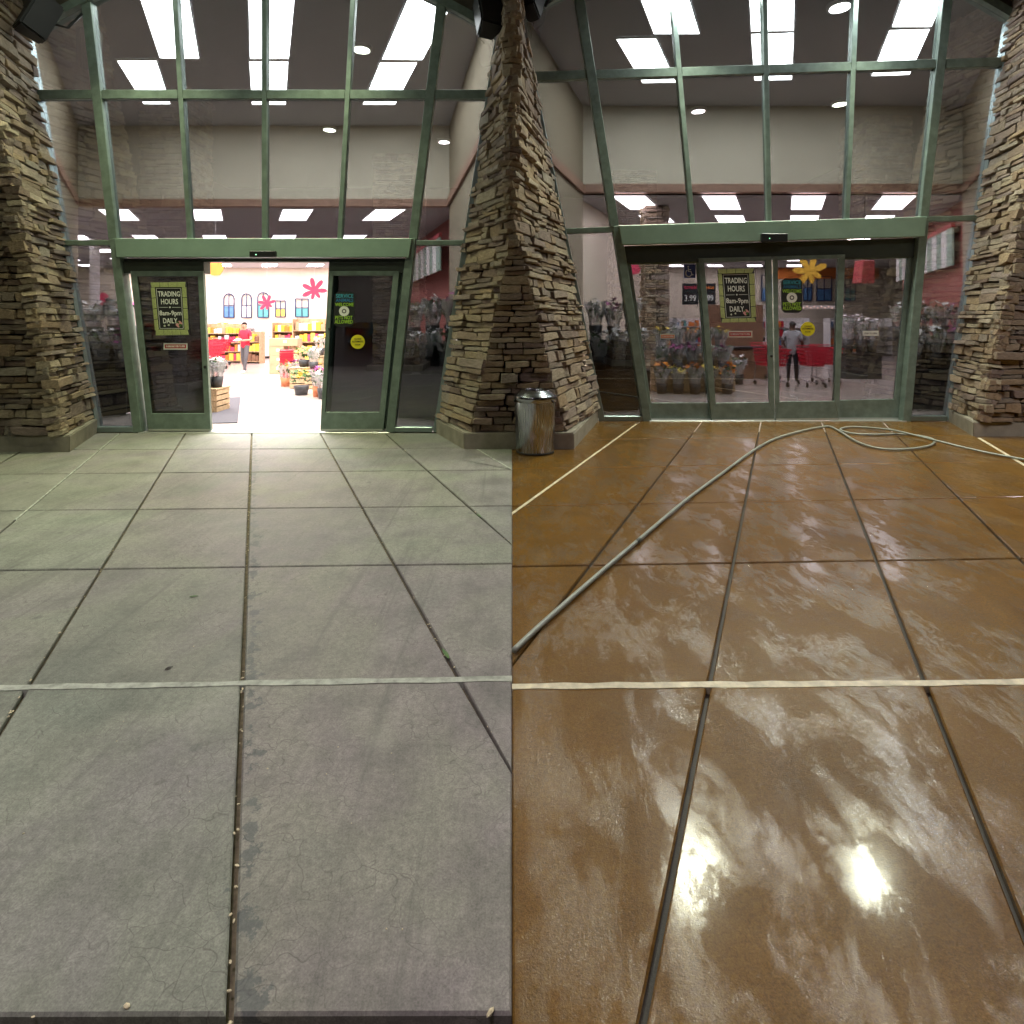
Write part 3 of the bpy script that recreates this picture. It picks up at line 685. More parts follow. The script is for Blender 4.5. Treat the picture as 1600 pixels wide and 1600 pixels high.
# ------------------------------------------------------------------ the two storefronts
def lerp(p, q, t): return (p[0] + (q[0] - p[0]) * t, p[1] + (q[1] - p[1]) * t)
def on(line, v):                   # u of a member's centre line at height v
    (u0, v0), (u1, v1) = line; return u0 + (u1 - u0) * (v - v0) / (v1 - v0)
def storefront(F, label, jl, m1, m1w, m2, m3, m4, m5, m5w, jr, t1, header, sideL, sideR, arch, vbase, vtop):
    sf = thing("storefront", (at(m3[1][0], 0, F).x, F, 0), label, "storefront")
    G, D = M['green'], .07
    top = lambda u: max(vtop, arch(u))
    def vert(nm, ln, w0, w1, mat=G, d=D, vt=None, vb=None):
        a, b = ln; va = top(a[0]) + 2 if vt is None else vt; vb = b[1] if vb is None else vb
        return bar(nm, (on(ln, va), va), (on(ln, vb), vb), w0, w1, F - d, F + d, mat, sf, F)
    vert("jamb", jl, 9, 10, M['steelblue'], .08, vb=vbase); vert("jamb", jr, 9, 9, M['steelblue'], .08, vb=vbase)
    hv = lambda u: lerp(header[0], header[1], (u - header[0][0]) / (header[1][0] - header[0][0]))[1]
    vert("mullion", m1, 15, 13, vt=None, vb=hv(m1[1][0])); vert("mullion", m5, 15, 13, vb=hv(m5[1][0]))
    for ln in (m2, m3, m4): vert("mullion", ln, 8, 7, d=.06, vb=hv(ln[1][0]) - .5)
    bar("post", (on(m1w, hv(m1[1][0])), hv(m1[1][0])), m1w[1], 13, 13, F - .085, F + .09, G, sf, F)
    bar("post", (on(m5w, hv(m5[1][0])), hv(m5[1][0])), m5w[1], 13, 13, F - .085, F + .09, G, sf, F)
    # transoms, one length between each pair of uprights
    V = [jl, m1, m2, m3, m4, m5, jr]
    tv = lambda u: t1[0][1] + (t1[1][1] - t1[0][1]) * (u - t1[0][0]) / (t1[1][0] - t1[0][0])
    for a, b in zip(V, V[1:]):
        ua, ub = on(a, tv(a[0][0])), on(b, tv(b[0][0])); ga = 7.5 if a in (m1, m5) else 4; gb = 7.5 if b in (m1, m5) else 4
        bar("transom", (ua + ga, tv(ua)), (ub - gb, tv(ub)), 14, 14, F - .062, F + .062, G, sf, F)
    for (p, q) in (sideL, sideR): bar("transom", p, q, 8, 8, F - .062, F + .062, G, sf, F)
    # panes
    def pane(pts): return prism("pane", pts, F - .006, F + .006, M['glass'], sf, F)
    for i, (a, b) in enumerate(zip(V, V[1:])):
        ut = [on(a, 10), on(b, 10)]
        tops = [(ut[0] + (ut[1] - ut[0]) * k / 5, top(ut[0] + (ut[1] - ut[0]) * k / 5)) for k in range(6)]
        va, vb = tv(on(a, 120)), tv(on(b, 120))
        pane(tops + [(on(b, vb), vb - 5), (on(a, va), va - 5)])
        if i == 0: lo = (sideL[0][1], sideL[1][1])
        elif i == 5: lo = (sideR[0][1], sideR[1][1])
        else: lo = (hv(on(a, 360)), hv(on(b, 360)))
        pane([(on(a, va + 5), va + 5), (on(b, vb + 5), vb + 5), (on(b, lo[1] - 2), lo[1] - 2), (on(a, lo[0] - 2), lo[0] - 2)])
    for (p, q), e1, e2 in ((sideL, jl, m1w), (sideR, m5w, jr)):
        pane([(on(e1, p[1] + 2), p[1] + 2), (on(e2, q[1] + 2), q[1] + 2), (on(e2, vbase - 3), vbase - 3), (on(e1, vbase - 3), vbase - 3)])
        bar("sill", (on(e1, vbase - 4) + 3, vbase - 4), (on(e2, vbase - 4) - 6, vbase - 4), 8, 8, F - .075, F + .06, M['steelblue'], sf, F)
    # arched head of the frame and the wall above it
    us = [jl[0][0] - 14 + (jr[0][0] + 14 - jl[0][0] + 14) * k / 24 for k in range(25)]
    pts = [(u, arch(u)) for u in us]
    for p, q in zip(pts, pts[1:]):
        if max(p[1], q[1]) < vtop + 1: continue
        bar("arch_frame", (p[0], max(p[1], vtop) - 3), (q[0], max(q[1], vtop) - 3), 13, 13, F - .10, F + .08, G, sf, F, 0)
    for seg in (us[:13], us[12:]):
        low = [(u, max(vtop, arch(u)) - 7) for u in seg]
        prism("arch_wall", low + [(seg[-1], vtop - 9), (seg[0], vtop - 9)], F - .02, F + .12, M['stucco'], sf, F)
    # automatic door header with its dark track below
    hb = [header[0], header[1], header[2], header[3]]
    prism("door_header", hb, F - .12, F + .02, M['greenlt'], sf, F, .008)
    return sf
def leaf(parent, F, out, gl, Y, deep=.045, kick=False):
    """a door leaf: four rails round one pane; out / gl are TL TR BR BL pixels"""
    d = mesh_obj
    (a, b, c, e), (p, q, r, s) = out, gl
    y0, y1 = Y - deep / 2, Y + deep / 2
    lf = prism("sliding_door", [a, p, s, e], y0, y1, M['green'], parent, F, .004)
    prism("rail", [b, c, r, q], y0, y1, M['green'], lf, F, .004)
    prism("rail", [lerp(a, a, 0), b, q, p], y0 + .001, y1 - .001, M['green'], lf, F, .004)
    prism("rail", [s, r, c, e], y0 + .001, y1 - .001, M['green'], lf, F, .004)
    prism("pane", [p, q, r, s], Y - .005, Y + .005, M['glass'], lf, F)
    bar("sweep", (e[0] + 1, e[1] - 1.2), (c[0] - 1, c[1] - 1.2), 3, 3, y0 - .006, y0 + .004, M['alu'], lf, F, 0)
    return lf
sfL = storefront(FL, "green-framed glass storefront with its sliding doors open to the bright store", ((44, 66), (153, 674)), ((138, 0), (181, 376)), ((183, 376), (220, 674)), ((276, 0), (299, 374)), ((415, 0), (415, 374)),
    ((553, 0), (532, 374)), ((691, 0), (646, 376)), ((644, 376), (611, 674)), ((779, 60), (682, 674)), ((60, 149.5), (768, 149.5)),
    [(187, 374), (646, 374), (641, 403), (190, 403)], ((97, 380), (178, 380)), ((651, 380), (731, 380)), lambda u: -62 + .00089 * (u - 412) ** 2, 674, -74)
sfR = storefront(FR, "green-framed glass storefront with its sliding doors closed behind the wet slabs", ((811, 28), (940, 658)), ((905, 0), (960, 356)), ((963, 356), (1010, 658)), ((1050, 0), (1081, 352)), ((1193, 0), (1200, 348)),
    ((1335, 0), (1321, 344)), ((1477, 0), (1440, 341)), ((1440, 341), (1412, 658)), ((1582, 0), (1481, 656)), ((828, 121.5), (1568, 98.5)),
    [(965, 354), (1441, 340), (1437, 371), (970, 384)], ((880, 362), (957, 359)), ((1446, 343), (1530, 341)), lambda u: -90 + .00083 * (u - 1197) ** 2, 657, -16)
# door track and pockets, header shade put into their colour
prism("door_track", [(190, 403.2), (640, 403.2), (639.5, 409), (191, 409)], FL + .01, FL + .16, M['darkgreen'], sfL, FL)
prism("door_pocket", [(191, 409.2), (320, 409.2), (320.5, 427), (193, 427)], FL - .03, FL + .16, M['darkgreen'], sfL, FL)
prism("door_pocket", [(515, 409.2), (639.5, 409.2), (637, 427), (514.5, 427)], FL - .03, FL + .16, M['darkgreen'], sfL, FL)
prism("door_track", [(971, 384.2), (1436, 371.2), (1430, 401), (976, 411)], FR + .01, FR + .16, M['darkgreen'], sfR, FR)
# open entrance: the leaves stand in front of the fixed panels
Ya, Yb_ = FL - .03, FL + .06
leaf(sfL, FL, [(207, 424), (320, 424), (332, 672), (235, 672)], [(217, 432), (312, 432), (322, 645), (240, 645)], Ya)
leaf(sfL, FL, [(515, 424), (625, 424), (600, 672), (502, 672)], [(522, 431), (615, 431), (594, 643), (510, 643)], Ya)
f1 = leaf(sfL, FL, [(200, 418), (316, 418), (328, 673), (228, 673)], [(212, 428), (306, 428), (318, 643), (238, 643)], Yb_); f1.name = "fixed_panel"
f2 = leaf(sfL, FL, [(519, 418), (633, 418), (606, 673), (506, 673)], [(528, 428), (622, 428), (598, 643), (515, 643)], Yb_); f2.name = "fixed_panel"
# closed entrance
Ya, Yb_ = FR - .03, FR + .06
leaf(sfR, FR, [(1090, 404), (1203.5, 401), (1208.5, 656), (1110, 657)], [(1099, 411), (1194, 408), (1200, 628), (1117, 629)], Ya)
leaf(sfR, FR, [(1205.5, 401), (1318, 398), (1308, 655), (1209.5, 656)], [(1213, 407), (1308, 404), (1301, 626), (1216, 627)], Ya)
f1 = leaf(sfR, FR, [(974, 406), (1098, 404), (1116, 657), (1011, 657)], [(987, 413), (1089, 411), (1108, 630), (1018, 630)], Yb_); f1.name = "fixed_panel"
f2 = leaf(sfR, FR, [(1311, 399), (1432, 396), (1410, 656), (1303, 656)], [(1319, 405), (1421, 403), (1400, 624), (1310, 626)], Yb_); f2.name = "fixed_panel"
for F, sf, ua, ub, v in ((FL, sfL, 222, 610, 675), (FR, sfR, 1012, 1411, 657)):
    p, q = at(ua, v, F), at(ub, v, F)
    box("threshold", ((p.x + q.x) / 2, F + .03, .004), (q.x - p.x, .26, .022), M['alu'], sf, None, .004)
# small locks on the meeting stiles
for F, sf, u, v in ((FL, sfL, 323.5, 573), (FL, sfL, 517, 514), (FR, sfR, 1203, 556)):
    c = at(u, v, F); bm = bmesh.new(); lathe_bm(bm, [(0, 0), (.022, 0), (.022, .012), (.012, .016), (0, .016)], (0, 0, 0), 14)
    bmesh.ops.transform(bm, matrix=Matrix.Translation((c.x, F - .052, c.z)) @ Matrix.Rotation(math.radians(90), 4, 'X'), verts=bm.verts); bm_obj("lock", bm, M['black'], sf)
# motion sensors
for F, (u0, v0, u1, v1), lab in ((FL, (398, 394, 438, 404), "small black motion sensor on the header over the open doorway"), (FR, (1183, 367, 1223, 381), "small black motion sensor on the header over the closed doors")):
    a, b = at(u0, v0, F), at(u1, v1, F); c = (a + b) / 2
    t = thing("motion_sensor", (c.x, F - .16, c.z), lab, "sensor")
    box("housing", (c.x, F - .155, c.z), (abs(b.x - a.x), .07, abs(a.z - b.z)), M['black'], t, None, .012)
    box("indicator", (c.x - .09, F - .192, c.z - .01), (.012, .006, .012), M['led'], t)
# loudspeakers under the soffit
def loudspeaker(c, yaw, pitch, lab, s=(.40, .34, .58)):
    t = thing("loudspeaker", c, lab, "loudspeaker", "loudspeakers at the arch corners")
    R = Euler((pitch, 0, yaw)).to_matrix(); c = Vector(c)
    bm = bmesh.new(); g = bmesh.ops.create_cube(bm, size=1)['verts']
    for v in g:
        if v.co.y > 0: v.co.x *= .62
    bmesh.ops.transform(bm, matrix=Matrix.Translation(c) @ R.to_4x4() @ Matrix.Diagonal((*s, 1)), verts=bm.verts)
    bmesh.ops.bevel(bm, geom=bm.edges[:], offset=.025, segments=2, affect='EDGES'); bm_obj("cabinet", bm, M['black'], t)
    box("grille", c + R @ Vector((0, -s[1] / 2 - .006, 0)), (s[0] * .86, .012, s[2] * .88), M['rubber'], t, R, .004)
    tube("bracket", [c + R @ Vector((0, s[1] / 2, .05)), c + R @ Vector((0, s[1] / 2 + .14, .12)), c + R @ Vector((0, s[1] / 2 + .20, .45))], .02, M['black'], t)
loudspeaker(at(62, 28, 8.25), math.radians(-35), math.radians(-22), "black loudspeaker at the arch corner above the outer pier of the open entrance", (.36, .34, .62))
loudspeaker(at(761, 24, 8.25), math.radians(28), math.radians(-18), "black loudspeaker at the arch corner of the open entrance above the shared pier", (.40, .34, .56))
loudspeaker(at(834, -2, 9.2), math.radians(-35), math.radians(-22), "black loudspeaker at the arch corner of the closed entrance above the shared pier", (.36, .34, .62))
# ------------------------------------------------------------------ signs on the doors
def board(name, pts, Y, F, th, mat, parent): return prism(name, pts, Y - th, Y, mat, parent, F)
def hours_sign(F, Y, outer, inner, lab):
    c = at((outer[0][0] + outer[2][0]) / 2, outer[2][1], F)
    t = thing("hours_sign", (c.x, Y, c.z), lab, "sign")
    board("backing", outer, Y, F, .006, M['board'], t)
    # lime bamboo frame in short lengths
    def side(p, q, ip, iq, n):
        for k in range(n):
            a, b = (k + .03) / n, (k + .97) / n
            prism("frame_piece", [lerp(p, q, a), lerp(p, q, b), lerp(ip, iq, b), lerp(ip, iq, a)], Y - .014, Y - .0055, M['lime'], t, F, .002)
    o, i = outer, inner
    side(o[0], o[1], lerp(i[0], i[1], -.12), lerp(i[0], i[1], 1.12), 4); side(o[3], o[2], lerp(i[3], i[2], -.12), lerp(i[3], i[2], 1.12), 4)
    side(lerp(o[0], o[3], .09), lerp(o[0], o[3], .91), i[0], i[3], 4); side(lerp(o[1], o[2], .09), lerp(o[1], o[2], .91), i[1], i[2], 4)
    def q(a, b): return lerp(lerp(i[0], i[1], a), lerp(i[3], i[2], a), b)
    for a, b in (((.05, .03), (.95, .03)), ((.95, .03), (.95, .97)), ((.95, .97), (.05, .97)), ((.05, .97), (.05, .03)), ((.1, .475), (.42, .475)), ((.58, .475), (.9, .475))):
        bar("rule", q(*a), q(*b), .55, .55, Y - .0085, Y - .006, M['chalk'], t, F, 0)
    wd = at(i[1][0], 0, F).x - at(i[0][0], 0, F).x; hh = (i[3][1] - i[0][1]) * F / FPX
    lean = -((i[3][0] - i[0][0]) + (i[2][0] - i[1][0])) / 2 / (i[3][1] - i[0][1])
    for body, b, sz, k, dx in (("TRADING", .16, .125, .80, 0), ("HOURS", .34, .13, .62, 0), ("8am-9pm", .625, .15, .80, .0), ("DAILY", .79, .12, .52, -.03)):
        p = at(*q(.5 + dx, b), F); text_obj("lettering", body, (p.x, Y - .0075, p.z), hh * sz, M['chalk'], t, wd * k, lean)
    def bloom(a, b, r, mats):
        p = at(*q(a, b), F)
        for k in range(6):
            an = k * math.pi / 3 + .3
            bm = bmesh.new(); bmesh.ops.create_circle(bm, cap_ends=True, segments=10, radius=r * .55)
            bmesh.ops.transform(bm, matrix=Matrix.Translation((p.x + r * .6 * math.cos(an), Y - .0085 - k * .0002, p.z + r * .6 * math.sin(an))) @ Matrix.Rotation(math.radians(90), 4, 'X'), verts=bm.verts)
            bm_obj("petal", bm, mats[k % len(mats)], t)
    bloom(.5, .475, .012, [M['chalk']]); bloom(.80, .87, .045, [M['pinkp'], M['pinkp'], M['leaf']]); bloom(.24, .91, .014, [M['lime'], M['chalk']]); bloom(.40, .89, .014, [M['lime'], M['chalk']])
hours_sign(FL, FL - .053, [(239, 442), (294, 441), (299, 523), (247, 524)], [(245.5, 449), (288, 449), (292, 515), (252, 515)], "trading hours sign with lime bamboo border on the open sliding door")
hours_sign(FR, FR - .053, [(1119, 421), (1176, 420), (1179, 503), (1125, 504)], [(1125.5, 428), (1168, 427), (1172, 497), (1131, 498)], "trading hours sign with lime bamboo border on the closed sliding door")
def service_sign(F, Y, u0, v0, u1, v1, lean_px, lab):
    c = at((u0 + u1) / 2, v1, F); t = thing("service_sign", (c.x, Y, c.z), lab, "sign")
    k = .16 * (u1 - u0); L_ = lambda v: lean_px * (v - v0) / (v1 - v0)
    pts = [(u0 + k, v0), (u1 - k, v0), (u1, v0 + k), (u1 + L_(v1), v1 - k), (u1 - k + L_(v1), v1), (u0 + k + L_(v1), v1), (u0 + L_(v1), v1 - k), (u0, v0 + k)]
    board("backing", pts, Y, F, .004, M['board'], t)
    H = (v1 - v0) * F / FPX; W = (u1 - u0) * F / FPX; ln = -lean_px / (v1 - v0)
    for body, b, sz, kk, mt in (("SERVICE", .12, .11, .84, 'cyan'), ("ANIMALS", .245, .10, .84, 'cyandk'), ("WELCOME", .37, .10, .90, 'limep'), ("PETS NOT", .745, .10, .84, 'limep'), ("ALLOWED", .865, .11, .88, 'limep')):
        v = v0 + (v1 - v0) * b; p = at((u0 + u1) / 2 + L_(v), v, F); text_obj("lettering", body, (p.x, Y - .0055, p.z), H * sz, M[mt], t, W * kk, ln)
    v = v0 + (v1 - v0) * .56; p = at((u0 + u1) / 2 + L_(v), v, F)
    for r, y, mt in ((W * .25, .0045, 'chalk'), (W * .11, .0052, 'matgrey'), (W * .06, .0058, 'chalk')):
        bm = bmesh.new(); bmesh.ops.create_circle(bm, cap_ends=True, segments=20, radius=r)
        bmesh.ops.transform(bm, matrix=Matrix.Translation((p.x, Y - y, p.z)) @ Matrix.Rotation(math.radians(90), 4, 'X'), verts=bm.verts); bm_obj("emblem", bm, M[mt], t)
service_sign(FL, FL - .036, 524, 456, 556, 510, -2, "black service animals sign on the open sliding door")
service_sign(FR, FR - .036, 1219, 435, 1252, 489, 0, "black service animals sign on the closed sliding door")
def round_sticker(F, Y, u, v, r, lab):
    p = at(u, v, F); t = thing("caution_sticker", (p.x, Y, p.z), lab, "sticker"); R = r * F / FPX
    bm = bmesh.new(); lathe_bm(bm, [(0, 0), (R, 0), (R, .003), (0, .003)], (0, 0, 0), 28)
    bmesh.ops.transform(bm, matrix=Matrix.Translation((p.x, Y, p.z)) @ Matrix.Rotation(math.radians(90), 4, 'X'), verts=bm.verts); bm_obj("disc", bm, M['yell'], t)
    for body, dz, s, kw in (("CAUTION", .42, .18, 1.0), ("AUTOMATIC", .05, .26, 1.6), ("DOOR", -.4, .18, .75)):
        text_obj("lettering", body, (p.x, Y - .0045, p.z + dz * R), R * s, M['board'], t, R * kw)
round_sticker(FL, FL - .036, 560, 534, 11, "round yellow caution sticker on the open sliding door")
round_sticker(FR, FR - .036, 1260.5, 514, 11, "round yellow caution sticker on the closed sliding door")
def label_strip(F, Y, u0, v0, u1, v1, body, lab, fg='chalk', bg='redp', edge='chalk'):
    a, b = at(u0, v0, F), at(u1, v1, F); c = (a + b) / 2; W, H = b.x - a.x, a.z - b.z
    t = thing("door_label", (c.x, Y, c.z), lab, "label")
    box("backing", (c.x, Y - .001, c.z), (W, .002, H), M[edge], t); box("print_field", (c.x, Y - .0025, c.z), (W * .9, .002, H * .62), M[bg], t)
    text_obj("lettering", body, (c.x, Y - .0045, c.z), H * .3, M[fg], t, W * .78)
label_strip(FL, FL - .036, 258, 536, 295, 546, "IN EMERGENCY PUSH TO OPEN", "red and white push label on the open sliding door")
label_strip(FR, FR - .036, 1136, 517, 1174, 527, "IN EMERGENCY PUSH TO OPEN", "red and white push label on the closed sliding door")
label_strip(FR, FR + .054, 1033, 522, 1056, 529.5, "PUSH TO OPEN", "small orange and white label on the fixed panel before the flower stand", bg='terra')
label_strip(FR, FR + .054, 1351, 517, 1376, 525, "PUSH TO OPEN", "small white label on the fixed panel before the wrapped plants", fg='matgrey', bg='chalk')
# access sign
def access_sign(F, Y, u0, v0, u1, v1):
    a, b = at(u0, v0, F), at(u1, v1, F); c = (a + b) / 2; W, H = b.x - a.x, a.z - b.z
    t = thing("access_sign", (c.x, Y, c.z), "small blue wheelchair access sign at the top of the fixed glass panel", "sign")
    box("backing", (c.x, Y - .001, c.z), (W, .002, H), M['signblue'], t)
    P = lambda x, z: Vector((c.x + x * W, Y - .004, c.z + z * H))
    bm = bmesh.new(); bmesh.ops.create_uvsphere(bm, u_segments=10, v_segments=6, radius=W * .065)
    bmesh.ops.transform(bm, matrix=Matrix.Translation(P(-.12, .34)) @ Matrix.Diagonal((1, .1, 1, 1)), verts=bm.verts); bm_obj("head_mark", bm, M['chalk'], t)
    tube("body_mark", [P(-.12, .24), P(-.1, -.02), P(.12, -.02), P(.2, -.26), P(.32, -.26)], W * .035, M['chalk'], t, 6)
    tube("arm_mark", [P(-.11, .12), P(.1, .12)], W * .03, M['chalk'], t, 6)
    tube("wheel_mark", [P(-.08 + .26 * math.cos(x), -.14 + .26 * math.sin(x)) for x in [math.radians(d) for d in range(120, 361, 20)]], W * .03, M['chalk'], t, 6)
access_sign(FR, FR + .054, 1070, 413, 1088, 434)
# ------------------------------------------------------------------ steel bin and hose
def bin_():
    c = gnd(836, 706); c.z = .002
    t = thing("litter_bin", c, "brushed steel litter bin with funnel lid beside the shared stone pier", "bin")
    bm = bmesh.new(); lathe_bm(bm, [(.0, .02), (.235, .02), (.245, .03), (.262, .66), (.262, .665)], c, 48); bm_obj("body", bm, M['steel'], t, True)
    bm = bmesh.new(); lathe_bm(bm, [(.20, 0), (.245, 0), (.247, .028), (.235, .03)], c, 48); bm_obj("foot_ring", bm, M['rubber'], t, True)
    bm = bmesh.new(); lathe_bm(bm, [(.262, .655), (.276, .657), (.278, .725), (.270, .735)], c, 48); bm_obj("rim_band", bm, M['polish'], t, True)
    bm = bmesh.new(); lathe_bm(bm, [(.270, .735), (.185, .80), (.172, .805), (.165, .797), (.155, .74)], c, 48); bm_obj("lid", bm, M['polish'], t, True)
    bm = bmesh.new(); lathe_bm(bm, [(.0, .70), (.158, .70), (.16, .745)], c, 32); bm_obj("liner", bm, M['black'], t)
    for a in (200, 320):
        x = math.radians(a); box("lid_clip", (c.x + .276 * math.cos(x), c.y + .276 * math.sin(x), .675), (.03, .03, .035), M['black'], t, Euler((0, 0, x)).to_matrix(), .005)
bin_()
hp = [(1640, 728), (1600, 718), (1550, 709), (1500, 700), (1460, 693), (1425, 684), (1395, 677), (1355, 668), (1328, 667), (1313, 671), (1330, 677), (1362, 679), (1400, 678), (1437, 681), (1460, 688), (1450, 697), (1412, 702), (1375, 701), (1343, 692), (1314, 675), (1298, 667), (1286, 667), (1262, 671), (1215, 684), (1180, 702), (1125, 742), (1070, 783), (1000, 842), (925, 906), (850, 972), (803, 1016)]
pts = [gnd(u, v, .024) for u, v in hp]
cum = []
for i, p in enumerate(pts):
    lift = .045 if 2 < i < 7 else 0
    cum.append(Vector((p.x, p.y, .024 + lift * (1 if i in (4, 5, 6) else .4))))
for i in (13, 14): cum[i].z = .024
hs = spline(cum, 8)
hose = thing("garden_hose", (pts[15].x, pts[15].y, 0), "grey-green hose looped by the closed doors and dragged across the wet slabs", "hose")
tube("hose_line", hs, .0145, M['hose'], hose, 10)
mid = gnd(997, 845, .024); dm = (gnd(990, 850, .024) - mid).normalized()
tube("sleeve", [mid - dm * .03, mid + dm * .03], .0165, M['darkgreen'], hose, 10)
# ------------------------------------------------------------------ litter in and on the dry slabs
lr = random.Random(5)
def leaf_blade(c, ln, wd, yaw, mat, label):
    n = 7; vs = []; fs = []
    for i in range(n):
        t = i / (n - 1); x = (t - .5) * ln; h = wd * math.sin(math.pi * min(.98, t + .05)) ** .8 / 2; z = .003 + .004 * math.sin(3 * t)
        for s in (-1, 0, 1):
            q = Vector((x, s * h, z + (0 if s else .003))); q.rotate(Euler((0, 0, yaw))); vs.append(Vector(c) + q)
    for i in range(n - 1):
        for k in (0, 1): fs.append((i * 3 + k, i * 3 + k + 1, i * 3 + k + 4, i * 3 + k + 3))
    tag(mesh_obj("fallen_leaf", vs, fs, mat, None, True), label, "leaf")
leaf_blade(gnd(696, 1022), .10, .022, math.radians(118), M['leaf'], "bright green fallen leaf caught in a joint of the dry slabs")
leaf_blade(gnd(303, 933), .05, .018, math.radians(10), M['leaf'], "small green fallen leaf in the middle of a dry slab")
leaf_blade(gnd(748, 806), .09, .02, math.radians(120), M['leaf'], "dull green fallen leaf on the dry slabs near the shared pier")
leaf_blade(gnd(264, 1045), .035, .02, math.radians(40), M['hair'], "tiny dark curled leaf on a dry slab")
bm = bmesh.new()
def crumb(x, y, s):
    g = bmesh.ops.create_icosphere(bm, subdivisions=1, radius=1)['verts']
    bmesh.ops.transform(bm, matrix=Matrix.Translation((x, y, s * .25)) @ Matrix.Rotation(lr.uniform(0, 6), 4, 'Z') @ Matrix.Diagonal((s * lr.uniform(.8, 2.0), s * .8, s * .5, 1)), verts=g)
for k, n in ((-.038, 60), (.566, 50), (-.623, 36), (1.14, 20), (-1.205, 14)):
    for _ in range(n):
        y = 1.35 + (7.9 - 1.35) * lr.random() ** 1.5; x = k * EYE + JSL * y + lr.uniform(-.008, .008)
        if x < -.02: crumb(x, y, lr.uniform(.003, .006))
for _ in range(26): crumb(lr.uniform(-3.2, -.05) , lr.uniform(1.36, 1.43), lr.uniform(.003, .009))
for _ in range(60):
    y = lr.uniform(1.6, 7); crumb(lr.uniform(-1, 0) * (y * .85) - .02, y, lr.uniform(.0015, .0035))
M['crumb'] = plain("pale_seed_husk", (.55, .48, .32), .8, var=.3, scale=50)
o = stuff(bm_obj("seed_litter", bm, M['crumb'])); o["label"] = "pale seed husks and grit caught in the joints of the dry slabs"; o["category"] = "litter"
